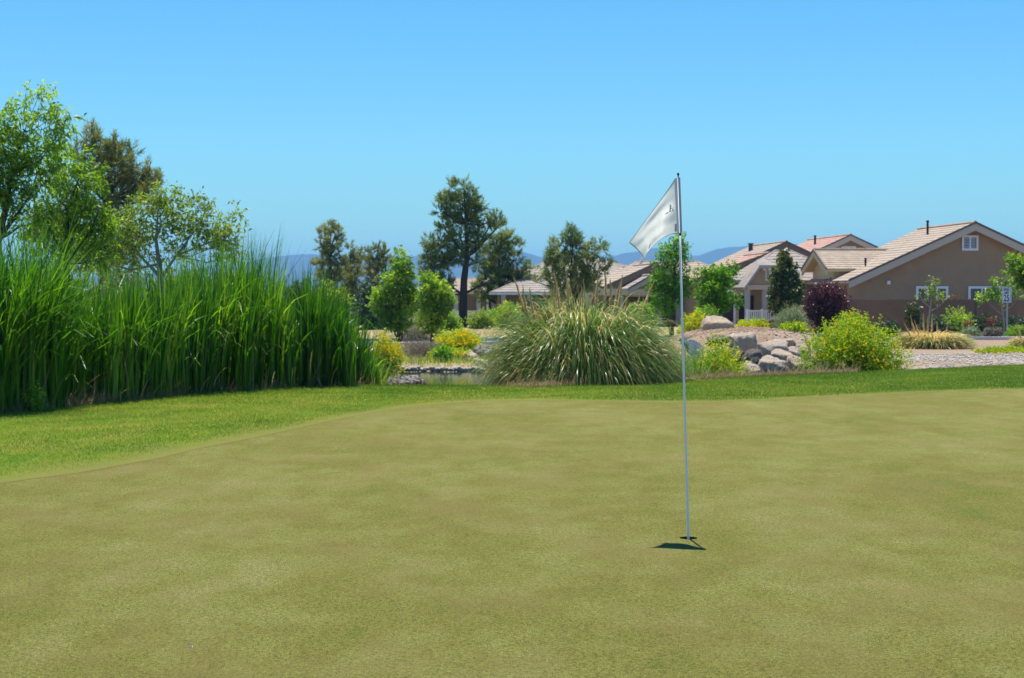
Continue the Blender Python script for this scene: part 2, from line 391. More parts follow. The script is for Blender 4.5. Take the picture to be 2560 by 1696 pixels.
def axis(dense_a, dense_b, step, lo, hi, grow=1.12):
    mid = list(np.arange(dense_a, dense_b+1e-6, step)); s = step; a = []; x = dense_a
    while x > lo: s *= grow; x -= s; a.append(x)
    s = step; b = []; x = dense_b
    while x < hi: s *= grow; x += s; b.append(x)
    return np.array(a[::-1] + mid + b)
gx = axis(-14, 16, 0.25, -7000, 7000, 1.16); gy = axis(3, 60, 0.25, -3000, 7600, 1.14)
GX, GY = np.meshgrid(gx, gy)
GZ = height(GX, GY)
th = np.arctan2(GY-HOLE.y, GX-HOLE.x); rr = np.hypot(GX-HOLE.x, GY-HOLE.y)
inside = 1 - ss(-1.6, -0.5, rr - rg_at(th)); GZ = GZ - 0.30*inside - 0.02*(rr < rl_at(th))
nx, ny = len(gx), len(gy)
ii = np.arange(ny-1)[:,None]; jj = np.arange(nx-1)[None,:]
Fc = np.stack([ii*nx+jj, ii*nx+jj+1, (ii+1)*nx+jj+1, (ii+1)*nx+jj], -1).reshape(-1, 4)
gravel = ss(7.0, 9.0, GX)*(1-ss(44, 50, GY))*(0.55+0.45*np.sin(GX*1.1+GY*0.6)) + 0.25*ss(3.5,5,GX)
dry = ss(60, 72, GY)*(1-ss(8, 14, GX)) + 0.6*(1-ss(36,60,GY))*(1-ss(4,6,GX))
ground = mesh_np('ground', np.stack([GX,GY,GZ],-1), Fc, M['ground'], attrs={'gravel':np.clip(gravel,0,1),'dry':np.clip(dry,0,1)}, smooth=True)
tag(ground, kind='structure')

# pond water: sheet that stops inside the banks
wx = np.linspace(-16, 9, 60); wy = np.linspace(16, 40.5, 50); WX, WY = np.meshgrid(wx, wy)
keep = []
for a in range(49):
    for b in range(59):
        xm, ym = (wx[b]+wx[b+1])/2, (wy[a]+wy[a+1])/2
        if ym > crest(xm)+0.4: keep.append((a*60+b, a*60+b+1, (a+1)*60+b+1, (a+1)*60+b))
tag(mesh_np('pond', np.stack([WX,WY,np.full_like(WX,WATER_Z)],-1), keep, M['water'], smooth=True), kind='structure')

# road between the pond garden and the houses, with its kerbs
def strip(name, pts, half, mat, zoff, thick=0.0, side=0.0):
    V = []; n = 60
    P = [np.interp(np.linspace(0,1,n), np.linspace(0,1,len(pts)), [p[k] for p in pts]) for k in (0,1)]
    dx = np.gradient(P[0]); dy = np.gradient(P[1]); L = np.hypot(dx,dy); nxv, nyv = -dy/L, dx/L
    mb = MB(); rows = []
    for i in range(n):
        row = []
        for s in (-1, 1):
            x = P[0][i]+nxv[i]*(side+s*half); y = P[1][i]+nyv[i]*(side+s*half)
            z = hz(x, y)+zoff
            row += [(x,y,z)] + ([(x,y,z-thick)] if thick else [])
        rows.append(row)
    k = len(rows[0]); vs = [p for r in rows for p in r]; fs = []
    for i in range(n-1):
        a, b = i*k, (i+1)*k
        if thick: fs += [(a,a+2,b+2,b),(a,b,b+1,a+1),(a+2,a+3,b+3,b+2)]
        else: fs += [(a,a+1,b+1,b)]
    return mb.add(vs, fs).build(name, mat)
ROAD = [(-60,54.0),(-14,56.0),(-4,57.5),(6,61),(14,64.0),(22,66.0),(32,67.0),(70,67.0)]
tag(strip('road', ROAD, 2.6, M['asphalt'], 0.02), kind='structure')
tag(strip('kerb_near', ROAD, 0.14, M['kerb'], 0.13, 0.3, -2.75), kind='structure')
tag(strip('kerb_far', ROAD, 0.14, M['kerb'], 0.14, 0.3, 2.75), kind='structure')

# mountains on the horizon
RIDGE = [(-2200,640),(-900,632),(-200,690),(300,690),(560,665),(640,650),(690,641),(760,635),(850,641),(960,640),(1040,641),(1150,632),(1290,627),(1310,630),(1345,641),(1375,646),
         (1450,650),(1540,638),(1580,630),(1620,622),(1660,618),(1690,628),(1715,640),(1750,637),(1790,622),(1830,617),(1900,614),(1980,609),(2080,622),(2200,618),(2500,606),(3000,625),(4600,640)]
def mountain_range():
    us = np.linspace(-2200, 4600, 900); vs = np.interp(us, [p[0] for p in RIDGE], [p[1] for p in RIDGE])
    rows = []; prof = [(4300,0.0),(4700,0.16),(5100,0.40),(5500,0.70),(5800,0.90),(6000,1.0),(6300,0.8),(6800,0.3),(7200,0.0)]
    for k, (Y, f) in enumerate(prof):
        row = []
        for i, u in enumerate(us):
            zr = (HZ - vs[i] - 2.2*mnoise.noise((u*0.035, 0.3, 0.0)) - 1.3*mnoise.noise((u*0.11,1.3,0)))/F*6000
            n = mnoise.fractal((u*0.01, Y*0.004, 0.0), 0.9, 2.1, 5)
            z = zr*f*(1 + 0.22*n*(1-abs(2*f-1))) if f < 1 else zr
            row.append(((u-CX)/F*6000*(0.86+0.14*Y/6000), Y + 120*n*(0 < f < 1), z - 2 + (2 if f>0 else -1)))
        rows.append(row)
    K, N = len(rows), len(us); V = np.array(rows).reshape(-1,3)
    i = np.arange(K-1)[:,None]; j = np.arange(N-1)[None,:]
    Fc = np.stack([i*N+j, i*N+j+1, (i+1)*N+j+1, (i+1)*N+j], -1).reshape(-1,4)
    o = mesh_np('mountains', V, Fc, M['mountain'], smooth=True); return tag(o, kind='structure')
mountain_range()

# ---------------------------------------------------------------- foliage builders
def unit(n):
    v = RNG.normal(size=(n,3)); return v/np.linalg.norm(v,axis=1,keepdims=True)
def norm(v): return v/np.maximum(np.linalg.norm(v,axis=-1,keepdims=True),1e-9)
def leaves(name, P, D, L, W, tint, mat, parent, droop=0.15):
    n = len(P); s = norm(np.cross(D, unit(n)))*(np.asarray(W).reshape(-1,1)*0.5); L = np.asarray(L).reshape(-1,1)*np.ones((n,1))
    up = np.array([0,0,-1.0])*L*droop
    V = np.stack([P, P+D*L*0.45+s, P+D*L+up, P+D*L*0.45-s], 1)
    return mesh_np(name, V, np.arange(4*n).reshape(n,4), mat, parent, {'tint':np.repeat(tint,4)})
def needles(name, P, D, L, W, tint, mat, parent):
    n = len(P); s = norm(np.cross(D, unit(n)))*(np.asarray(W).reshape(-1,1)*0.5); L = np.asarray(L).reshape(-1,1)*np.ones((n,1))
    V = np.stack([P-s, P+s, P+D*L], 1)
    return mesh_np(name, V, np.arange(3*n).reshape(n,3), mat, parent, {'tint':np.repeat(tint,3)})
def blades(name, P, az, lean, bend, L, W, tint, mat, parent, nseg=5, power=1.4, taper=0.7, face=None):
    """curved grass blades: lean and bend in radians away from vertical, az the heading"""
    n = len(P); V = np.zeros((n, nseg+1, 2, 3)); cur = P.astype(float).copy()
    h = np.stack([np.cos(az), np.sin(az), 0*az], -1)
    fa = az+np.pi/2+RNG.normal(0, 0.7, n) if face is None else face
    s = np.stack([np.cos(fa), np.sin(fa), 0*fa], -1)
    for k in range(nseg+1):
        t = k/nseg; w = (W*max(0.05, 1-t**(1/taper*2.6))*0.5*(0.7+0.3*min(1,t*4)))[:,None]
        V[:,k,0] = cur - s*w; V[:,k,1] = cur + s*w
        a = lean + bend*((k+0.5)/nseg)**power; st = (L/nseg)[:,None]
        cur = cur + (h*np.sin(a)[:,None] + np.array([0,0,1.0])*np.cos(a)[:,None])*st
    base = (np.arange(n)*(nseg+1)*2)[:,None,None]; k = np.arange(nseg)[None,:,None]*2
    Fc = (base+k+np.array([0,1,3,2])[None,None,:]).reshape(-1,4)
    return mesh_np(name, V, Fc, mat, parent, {'tint':np.repeat(tint,(nseg+1)*2)})

def foliage(root, blobs, style, mat, n, per, L, W, tl, name='foliage', up=0.35, droop=0.15, shell=0.45, tint_lo=0.0, tint_hi=1.0):
    """twigs of leaves (or needle tufts) through the volume of the blobs; blobs = (centre, radii)"""
    C = np.array([b[0] for b in blobs]); Rr = np.array([b[1] for b in blobs])
    w = Rr[:,0]*Rr[:,2]; w = w/w.sum(); idx = RNG.choice(len(blobs), n, p=w)
    d = unit(n); rad = RNG.random(n)**shell
    p = C[idx] + d*rad[:,None]*Rr[idx]
    td = norm(d*1.0 + np.array([0,0,up]) + 0.55*unit(n))
    bt = RNG.normal(0, 0.13, len(blobs))[idx]; tt = RNG.normal(0, 0.15, n)
    P = np.repeat(p, per, 0); T = np.repeat(td, per, 0)
    j = np.tile(np.arange(per)/per, n)[:,None]; P = P + T*tl*j + unit(n*per)*tl*0.10
    base_t = 0.45 + np.repeat(bt+tt+0.12*(d[:,2]), per) + RNG.normal(0,0.14,n*per)
    tint = np.clip(tint_lo + (tint_hi-tint_lo)*np.clip(base_t,0,1), 0, 1)
    if style == 'pine':
        D = norm(T*0.9 + unit(n*per)*0.95 + np.array([0,0,0.15]))
        needles(name, P, D, L*RNG.uniform(0.6,1.2,n*per), W*RNG.uniform(0.7,1.3,n*per), tint, mat, root)
    else:
        D = norm(T*0.55 + unit(n*per)*0.8 - np.array([0,0,droop]))
        leaves(name, P, D, L*RNG.uniform(0.6,1.25,n*per), W*RNG.uniform(0.7,1.3,n*per), tint, mat, root, droop)
    return p, idx

def tree(name, label, cat, group, base, trunk, blobs, style, mat, bark, n, per, L, W, tl, twigs=60, limb_r=0.03, trunk_name='trunk', crown_name='crown', **kw):
    root = tag(empty(name, base), label, cat, group)
    mb = MB()
    for path in trunk: mb.tube([p for p, r in path], [r for p, r in path], 8)
    mb.build(trunk_name, M[bark], root, smooth=True)
    allp = [(Vector(p), r) for path in trunk for p, r in path]
    lm = MB()
    for c, r in blobs:                                           # limbs from the trunk into every clump
        c = Vector(c)
        best = min(allp, key=lambda q: (q[0]-c).length + (3.0 if q[0].z > c.z+0.1 else 0))
        a = best[0]; mid = a.lerp(c, 0.5) + Vector((random.uniform(-.1,.1), random.uniform(-.1,.1), -0.12))*(c-a).length
        r0 = min(best[1]*0.7, limb_r*1.6)
        lm.tube([a, mid, c, c+Vector((0,0,r[2]*0.6))], [r0, r0*0.7, r0*0.45, r0*0.15], 5)
    p, idx = foliage(root, blobs, style, M[mat], n, per, L, W, tl, crown_name, **kw)
    for k in RNG.choice(len(p), min(twigs, len(p)), replace=False):
        c = Vector(blobs[idx[k]][0]); q = Vector(p[k])
        lm.tube([c, c.lerp(q,0.55)+Vector((0,0,-0.03)), q], [limb_r*0.4, limb_r*0.28, limb_r*0.12], 4)
    lm.build('branches', M[bark], root)['kind'] = 'stuff'
    return root
def pblobs(spec, Y, base, depth=0.8):
    """blobs given as (u, v, ru, rv[, dy]) in photo pixels at distance Y -> local centres and radii in metres"""
    out = []
    for s in spec:
        u, v, ru, rv = s[:4]; dy = s[4] if len(s) > 4 else random.uniform(-0.5,0.5)*px(ru,Y)
        c = at(u, v, Y+dy) - Vector(base)
        out.append((tuple(c), (px(ru,Y), px(max(ru,rv)*depth,Y), px(rv,Y))))
    return out
def base_at(u, Y, dz=0.0):
    x = (u-CX)/F*Y; return Vector((x, Y, hz(x, Y)+dz))
def path_px(pts, Y, base):
    return [(tuple(at(u, v, Y) - Vector(base)), r) for u, v, r in pts]

def shrub(name, label, group, u0, u1, vtop, Y, mat, n, per, L, W, tl=0.18, flowers=None, nb=11, bark='bark', dome=1.0, sink=0.0, up=0.35, depth=0.85, skew=0.0, **kw):
    base = base_at((u0+u1)/2, Y, -sink); hgt = at((u0+u1)/2, vtop, Y).z - base.z; rx = px((u1-u0)/2, Y)
    root = tag(empty(name, base), label, 'shrub', group)
    blobs = []
    for k in range(nb):
        a = 2.4*k + random.uniform(-.4,.4); r = math.sqrt((k+0.5)/nb)
        f = math.sqrt(max(0.05, 1-(r*0.86)**2))
        s = random.uniform(0.28,0.40)
        zc = hgt*(0.10 + (0.66*f*dome)*random.uniform(0.25,1.1))
        hs = 1 - skew*max(-0.3, r*math.cos(a)); blobs.append(((rx*0.70*r*math.cos(a), rx*depth*0.70*r*math.sin(a), min(zc, hgt*0.64)*hs), (rx*s*1.15, rx*s*1.1, hgt*s*0.80*hs)))
    foliage(root, blobs, 'leaf', M[mat], n, per, L, W, tl, up=up, **kw)
    mb = MB()
    for c, r in blobs:
        b = Vector((c[0]*0.15, c[1]*0.15, -0.03)); c = Vector(c)
        mb.tube([b, b.lerp(c,0.5)+Vector((0,0,0.05)), c], [0.018*max(0.5,hgt), 0.012*max(.5,hgt), 0.005], 5)
    mb.build('stems', M[bark], root)
    if flowers:
        fm, fn, fs = flowers
        C = np.array([b[0] for b in blobs]); Rr = np.array([b[1] for b in blobs]); idx = RNG.choice(nb, fn)
        d = unit(fn); d[:,2] = np.abs(d[:,2])*0.9; d[:,1] -= 0.25
        p = C[idx] + d*Rr[idx]*RNG.uniform(0.85,1.25,(fn,1))
        P = np.repeat(p, 6, 0) + unit(fn*6)*fs*0.5
        leaves('flowers', P, norm(unit(fn*6)+np.array([0,0,0.6])), np.full(fn*6,fs), np.full(fn*6,fs*0.8), RNG.random(fn*6), M[fm], root, 0.0)
    return root

# ---------------------------------------------------------------- houses
def slope(roof, E0, E1, R0, R1, n, mat, name='tile_course'):
    """tile courses from eave E0-E1 up to ridge R0-R1, each a thin wedge with its lower edge proud"""
    E0, E1, R0, R1 = map(Vector, (E0, E1, R0, R1))
    nrm = (E1-E0).cross(R0-E0 if (R0-E0).length > 0.1 else R1-E0).normalized()
    if nrm.z < 0: nrm = -nrm
    for i in range(n):
        a, b = i/n, min(1.0, (i+1.12)/n)
        lo0, lo1, hi0, hi1 = E0.lerp(R0,a), E1.lerp(R1,a), E0.lerp(R0,b), E1.lerp(R1,b)
        if (hi1-hi0).length < 0.05: hi1 = hi0 + (lo1-lo0).normalized()*0.05
        t = 0.042; u = 0.02
        mb = MB().add([lo0+nrm*0.015, lo1+nrm*0.015, lo1+nrm*t, lo0+nrm*t, hi0+nrm*u, hi1+nrm*u],
                      [(0,1,2,3),(3,2,5,4),(0,3,4),(1,5,2),(0,4,5,1)])
        mb.build(name, M[mat], roof)

def gable_wing(house, loc, rz, wl, wr, dep, zg, ze, zr, wallm, tilem, fasciam='fascia', ov=0.45, eov=0.45, front=True, n=14, courses='both', barge=0.34):
    """wing with its ridge along local y (x=0), gable towards -y; wl, wr wall half widths to left and right; heights are local z"""
    sl = (zr-ze)/wl; sr = (zr-ze)/wr
    zt = 0.06
    w = MB(); w.prism([(-wl,zg),(wr,zg),(wr,ze),(0,zr-0.05),(-wl,ze)], 0, dep); w.build('wall', M[wallm], house, loc, rz)
    rl, rr_ = wl+eov, wr+eov
    zl, zrr = zr - sl*rl, zr - sr*rr_
    roof = MB()
    th_ = 0.12
    roof.prism([(-rl,zl),(0,zr),(rr_,zrr),(rr_,zrr+th_),(0,zr+th_),(-rl,zl+th_)], -ov+0.04, dep+ov)
    ro = roof.build('roof', M[fasciam], house, loc, rz)
    ro['label'] = 'tiled gable roof'
    if courses in ('both','left'): slope(ro, (-rl-0.03,-ov,zl+th_), (-rl-0.03,dep+ov+0.05,zl+th_), (0,-ov,zr+th_+0.015), (0,dep+ov+0.05,zr+th_+0.015), n, tilem)
    if courses in ('both','right'): slope(ro, (rr_+0.03,-ov,zrr+th_), (rr_+0.03,dep+ov+0.05,zrr+th_), (0,-ov,zr+th_+0.015), (0,dep+ov+0.05,zr+th_+0.015), n, tilem)
    MB().tube([(0,-ov-0.02,zr+th_+0.06),(0,dep+ov+0.05,zr+th_+0.06)], 0.09, 6).build('ridge_cap', M[tilem], ro)
    for s, e, z in ((-1, rl, zl), (1, rr_, zrr)):                # barge boards and their dark tile edge
        MB().prism([(s*e,z-barge*0.75),(s*e,z+th_-0.01),(0,zr+th_-0.01),(0,zr-barge*0.75)], -ov-0.05, -ov+0.038).build('barge_board', M[fasciam], ro)
        MB().prism([(s*(e+0.04),z+th_-0.008),(s*(e+0.04),z+th_+0.09),(0,zr+th_+0.1),(0,zr+th_-0.008)], -ov-0.09, -ov-0.003).build('rake_tile', M['rake'], ro)
    return ro

M['rake'] = plain('rake_tile', (0.16,0.13,0.115), 0.9, 0.15, 0.2, 3)

def hip_wing(house, loc, rz, w, dep, zg, ze, zr, wallm, tilem, fasciam='fascia_grey', ov=0.5, inset=None, n=9):
    """hip roof, x from 0 to w along the front, ridge parallel to the front"""
    i = inset if inset is not None else dep/2
    MB().box(0, w, 0, dep, zg, ze).build('wall', M[wallm], house, loc, rz)
    e = [(-ov,-ov,ze),(w+ov,-ov,ze),(w+ov,dep+ov,ze),(-ov,dep+ov,ze)]; a, b = (i,dep/2,zr), (w-i,dep/2,zr)
    mb = MB().add([*e, a, b, *[(x,y,z-0.16) for x,y,z in e]], [(0,1,5,4),(2,3,4,5),(3,0,4),(1,2,5),(6,7,1,0),(7,8,2,1),(8,9,3,2),(9,6,0,3),(9,8,7,6)])
    ro = mb.build('roof', M[fasciam], house, loc, rz); ro['label'] = 'tiled hip roof'
    slope(ro, e[0], e[1], a, b, n, tilem); slope(ro, e[3], e[0], a, a, n, tilem); slope(ro, e[1], e[2], b, b, n, tilem); slope(ro, e[2], e[3], b, a, n, tilem)
    MB().tube([a,b], 0.09, 6).tube([e[0],a], 0.07, 6).tube([e[1],b], 0.07, 6).build('ridge_cap', M[tilem], ro)
    return ro

def window(house, loc, rz, x, z, w, h, y=-0.02, panes=2, frame=0.13, glass='glass', framem='white_paint', louvre=0):
    """white framed window whose centre bottom is (x, z) on the wall plane at local y"""
    f = MB()
    f.box(x-w/2, x+w/2, y-0.05, y, z, z+frame); f.box(x-w/2, x+w/2, y-0.05, y, z+h-frame, z+h)
    f.box(x-w/2, x-w/2+frame, y-0.048, y-0.001, z+frame, z+h-frame); f.box(x+w/2-frame, x+w/2, y-0.048, y-0.001, z+frame, z+h-frame)
    wo_ = f.build('window', M[framem], house, loc, rz)
    pw = (w-2*frame)/panes
    for k in range(panes):
        a = x-w/2+frame+k*pw
        if louvre:
            for q in range(louvre):
                z0 = z+frame+(h-2*frame)*q/louvre
                MB().add([(a+0.03,y-0.035,z0+0.01),(a+pw-0.03,y-0.035,z0+0.01),(a+pw-0.03,y-0.005,z0+(h-2*frame)/louvre),(a+0.03,y-0.005,z0+(h-2*frame)/louvre)],[(0,1,2,3)]).build('louvre', M['vinyl'], wo_)
        MB().box(a+(0.012 if k else 0), a+pw-(0.012 if k<panes-1 else 0), y-0.018, y-0.012+0.004, z+frame, z+h-frame).build('pane', M['dark_void' if louvre else glass], wo_)
        if k: MB().box(a-0.04, a+0.04, y-0.046, y-0.002, z+frame, z+h-frame).build('mullion', M[framem], wo_)
    return wo_

RZ = R(5.3); GZF = -0.62
def hframe(u, v, Y):                                            # empty under the gable peak seen at pixel (u, v), distance Y
    p = at(u, v, Y); return p

# --- big gable house on the right
pA = hframe(2430, 556, 80.0)
hA = tag(empty('house', (pA.x, pA.y, GZF), RZ), 'brown stucco house with big front gable and white windows at the right edge', 'house', 'houses beyond the road')
zr = pA.z - GZF - 0.2; ze = zr - 0.447*6.3
roofA = gable_wing(hA, (0,0,0), 0, 6.3, 6.3, 7.4, 0, ze, zr, 'stucco', 'tile_tan', n=20)
s = 80/F
window(hA, (0,0,0), 0, (2425-2430)*s, at(0,627,80).z-GZF, 42*s, 38*s, louvre=7, frame=0.11)
window(hA, (0,0,0), 0, (2328-2430)*s, at(0,782,80).z-GZF, 83*s, 66*s, panes=3)
window(hA, (0,0,0), 0, (2471-2430)*s, at(0,782,80).z-GZF, 100*s, 66*s, panes=3)
lz = at(0,712,80).z-GZF
MB().box(-214*s-0.09, -214*s+0.09, -0.14, -0.002, lz, lz+0.2).build('wall_light', M['white_paint'], hA, bevel=0.02)
def vent(roof, x, y, h, r, dz=0.0, mat='bark_dark', name='vent_pipe', slope_k=0.447, zr_=None):
    z = zr_ - abs(x)*slope_k
    MB().tube([(x,y,z-0.1),(x,y,z+h)], r, 8).tube([(x,y,z+h-0.08),(x,y,z+h)], r*1.35, 8).build(name, M[mat], roof)
vent(roofA, -1.05, 3.6, 0.78, 0.06, zr_=zr+0.15); vent(roofA, -5.0, 2.2, 0.32, 0.05, zr_=zr+0.15); vent(roofA, -4.6, 3.4, 0.3, 0.05, zr_=zr+0.15)
# left wing of the same house: ridge along the front, gable end towards the left coloured as lit
p0 = at(2065, 674, 82.0); inv = Matrix.Rotation(-RZ, 3, 'Z')
loc = inv @ (Vector((p0.x, p0.y, 0)) - Vector((pA.x, pA.y, 0)))
zeW, zrW = p0.z - GZF, at(2031,628,84.35).z - GZF - 0.1
gable_wing(hA, (loc.x+0.55, loc.y+2.35, 0), R(-90), 1.95, 1.95, 5.2, 0, zrW-0.45*1.95, zrW, 'stucco_lit', 'tile_tan', 'stucco_lit', ov=0.5, eov=0.42, n=9, barge=0.25)

# --- red roofed house behind
pB = hframe(2122, 587, 112.0)
hB = tag(empty('house', (pB.x, pB.y, GZF), RZ), 'house with reddish gable roof rising behind the pale gable end', 'house', 'houses beyond the road')
zr = pB.z-GZF-0.2; roofB = gable_wing(hB, (0,0,0), 0, 6.5, 6.5, 10, 0, zr-0.45*6.5, zr, 'stucco', 'tile_red', n=18)
s = 112/F; window(hB, (0,0,0), 0, 0, at(0,634,112).z-GZF, 36*s, 18*s, louvre=3, frame=0.12)
vent(roofB, -1.2, 4.5, 0.7, 0.08, zr_=zr+0.15); vent(roofB, -4.2, 3.0, 0.5, 0.06, zr_=zr+0.15)

# --- tan house left of it
pC = hframe(1962, 604, 105.0)
hC = tag(empty('house', (pC.x, pC.y, GZF), RZ), 'house with long tan tile roof and black flue, left of the red roof', 'house', 'houses beyond the road')
zr = pC.z-GZF-0.2; roofC = gable_wing(hC, (0,0,0), 0, 6.0, 6.0, 9.2, 0, zr-0.45*6.0, zr, 'stucco', 'tile_tan', 'porch', n=18, barge=0.6)
vent(roofC, -1.0, 5.5, 0.55, 0.16, mat='black_plastic', name='flue', zr_=zr+0.15); vent(roofC, -4.3, 3.0, 0.5, 0.06, zr_=zr+0.15)
hip_wing(hC, (-11.6,-3.0,0), 0, 6.8, 6.0, 0, at(0,693,100).z-GZF, at(0,655,103).z-GZF, 'stucco', 'tile_tan', 'fascia', inset=1.2, n=8)
for x in (-11.0,-8.4,-5.6): MB().box(x-0.16,x+0.16,-3.42,-3.1,0,2.9).build('porch_post', M['white_paint'], hC)
MB().box(-11.3,-5.3,-3.40,-3.12,2.62,2.86).build('porch_beam', M['fascia'], hC)

# --- grey hip-roofed house with the small clipped porch gable
pD = at(1880, 700, 86.0)
hD = tag(empty('house', (pD.x, pD.y, GZF), RZ), 'grey tiled house with clipped entry gable, small white vent and columned porch', 'house', 'houses beyond the road')
zeD = at(0,702,86).z-GZF; zrD = at(0,628,90).z-GZF
hip_wing(hD, (-0.2,0.9,0), 0, 6.2, 6.4, 0, zeD, zrD, 'stucco_grey', 'tile_grey', inset=2.6, n=10)
s = 85/F
def jerkin(house, x, y, hw, zlo, zclip, zg):
    """entry gable with the top clipped by a little hip"""
    k = 0.62
    top = zlo + k*hw*2.0; cw = hw - (zclip-zlo)/(k*2.0) if False else hw*0.42
    MB().prism([(x-hw,zlo),(x+hw,zlo),(x+cw,zclip),(x-cw,zclip)], y, y+2.4).build('gable_wall', M['stucco_grey'], house)
    ro = MB().add([(x-hw-0.25,y-0.4,zlo-0.15),(x-cw-0.08,y-0.4,zclip),(x+cw+0.08,y-0.4,zclip),(x+hw+0.25,y-0.4,zlo-0.15),
                   (x-hw-0.25,y+2.4,zlo-0.15),(x,y+0.55,zclip+0.42),(x,y+2.4,zclip+0.42),(x+hw+0.25,y+2.4,zlo-0.15)],
                  [(0,1,5,6,4),(3,7,6,5,2),(1,2,5)]).build('entry_roof', M['tile_grey'], house)
    m = ro.modifiers.new('solid','SOLIDIFY'); m.thickness = 0.09
    for sx in (-1,1):
        MB().prism([(x+sx*(hw+0.28),zlo-0.28),(x+sx*(hw+0.28),zlo-0.1),(x+sx*(cw+0.1),zclip+0.03),(x+sx*(cw+0.1),zclip-0.16)], y-0.5, y-0.41).build('barge_board', M['fascia_grey'], ro)
    MB().box(x-cw-0.12,x+cw+0.12,y-0.51,y-0.43,zclip-0.14,zclip+0.05).build('eave_board', M['fascia_grey'], ro)
    for q in (-0.6,0,0.6): MB().box(x+q*cw-0.05,x+q*cw+0.05,y-0.42,y-0.003,zclip-0.24,zclip-0.08).build('bracket', M['white_paint'], ro)
zl, zc = at(0,712,85).z-GZF, at(0,666,85).z-GZF
xc = (1906-1880)*s
jerkin(hD, xc, -1.2, 51*s, zl, zc, 0)
window(hD, (0,-1.2,0), 0, xc, at(0,702,85).z-GZF, 12*s, 28*s, panes=1, frame=0.06, louvre=5)
MB().box(xc-52*s, xc+52*s, -1.25, 0.9, zl-0.28, zl-0.01).build('porch_beam', M['fascia'], hD)
for q in (-50,-6,14,48): MB().box(xc+q*s-0.13, xc+q*s+0.13, -1.22, -0.96, 0, zl-0.285).build('porch_post', M['fascia_grey'], hD)
MB().box(xc-50*s, xc-12*s, 0.83, 0.89, 0.1, 2.0).build('door', M['dark_void'], hD)
MB().box(xc+16*s, xc+40*s, 0.83, 0.89, 0.1, 2.0).build('entry_door', M['porch'], hD)
# lower reddish wing at its back left
gable_wing(hD, (2.2,5.0,0), 0, 4.6, 4.6, 5, 0, at(0,708,93).z-GZF, at(0,622,93).z-GZF-0.5, 'stucco', 'tile_red', 'porch', n=12)
MB().box(-2.6,-1.6,0.2,0.9,0,zeD-0.3).build('side_wall', M['stucco'], hD)
window(hD, (0,0.2,0), 0, -1.4, 0.2, 1.0, 2.1, panes=1, frame=0.12)

# --- houses behind the pampas grass
pE = hframe(1633, 659, 96.0)
hE = tag(empty('house', (pE.x, pE.y, GZF), RZ), 'house with low pinkish tile roof and bracketed porch gable behind the pampas grass', 'house', 'houses beyond the road')
zr = pE.z-GZF-0.2; roofE = gable_wing(hE, (0,0,0), 0, 4.6, 4.6, 11, 0, zr-0.45*4.6, zr, 'porch', 'tile_tan', 'porch', n=13)
zp = at(0,718,92).z-GZF
gable_wing(hE, (-0.75,-3.2,0), 0, 1.15, 1.15, 3.0, zp-0.6, zp-0.1, zp+0.55, 'stucco_grey', 'tile_grey', 'fascia_grey', ov=0.3, eov=0.25, n=4, barge=0.2)
MB().box(-4.9,1.2,-3.3,-3.0,zp-0.5,zp-0.1).build('porch_beam', M['fascia'], hE)
for x in (-4.7,-2.6,-0.2,1.0): MB().box(x-0.15,x+0.15,-3.3,-3.0,0,zp-0.52).build('porch_post', M['fascia_grey'], hE)

pE2 = at(1483, 646, 126.0)
hE2 = tag(empty('house', (pE2.x, pE2.y, GZF), RZ), 'far house whose dull hip roof peeps above the pinkish roof', 'house', 'houses beyond the road')
hip_wing(hE2, (-7.0,-4,0), 0, 11.5, 8.0, 0, at(0,692,122).z-GZF, pE2.z-GZF, 'stucco_grey', 'tile_grey', inset=4.0, n=10)

pF = at(1362, 684, 98.0)
hF = tag(empty('house', (pF.x, pF.y, GZF), RZ), 'grey hip roofed house with white gutter, left of the multi-stemmed pine', 'house', 'houses beyond the road')
zeF = at(0,731,95).z-GZF
hip_wing(hF, (-3.2,-3.2,0), 0, 6.2, 6.4, 0, zeF, pF.z-GZF, 'porch', 'tile_grey', inset=2.6, n=9)
MB().box(-3.9,2.6,-3.88,-3.72,zeF-0.16,zeF-0.02).build('gutter', M['vinyl'], hF)
gable_wing(hF, (1.9,-3.9,0), 0, 1.3, 1.3, 2.5, 0, zeF+0.05, zeF+0.75, 'stucco', 'tile_grey', 'fascia', ov=0.3, eov=0.3, n=4, barge=0.22)
for x in (-3.0,-1.4,0.2): MB().box(x-0.13,x+0.13,-3.85,-3.6,0,zeF-0.17).build('porch_post', M['fascia_grey'], hF)

pF2 = hframe(1312, 672, 132.0)
hF2 = tag(empty('house', (pF2.x, pF2.y, GZF), RZ), 'far house with pinkish red roof right of the tall pine', 'house', 'houses beyond the road')
zr = pF2.z-GZF-0.2; gable_wing(hF2, (0,0,0), 0, 5.5, 5.5, 9, 0, zr-0.42*5.5, zr, 'stucco_grey', 'tile_red', n=10)

pG = at(1180, 698, 112.0)
hG = tag(empty('house', (pG.x, pG.y, GZF), RZ), 'tan roofed house with porch columns behind the tall pine and white fence', 'house', 'houses beyond the road')
zeG = at(0,730,108).z-GZF
hip_wing(hG, (-4.5,-3.6,0), 0, 11.0, 7.2, 0, zeG, pG.z-GZF, 'porch', 'tile_tan', 'fascia', inset=3.2, n=9)
for x in (-4.2,-1.4,0.2,2.9,5.9): MB().box(x-0.14,x+0.14,-4.0,-3.72,0,zeG-0.17).build('porch_post', M['fascia_grey'], hG)
MB().box(-2.9,-1.7,-3.68,-3.61,0.1,2.0).build('door', M['dark_void'], hG)
window(hG, (0,-3.6,0), 0, 1.6, 0.7, 1.6, 1.2)

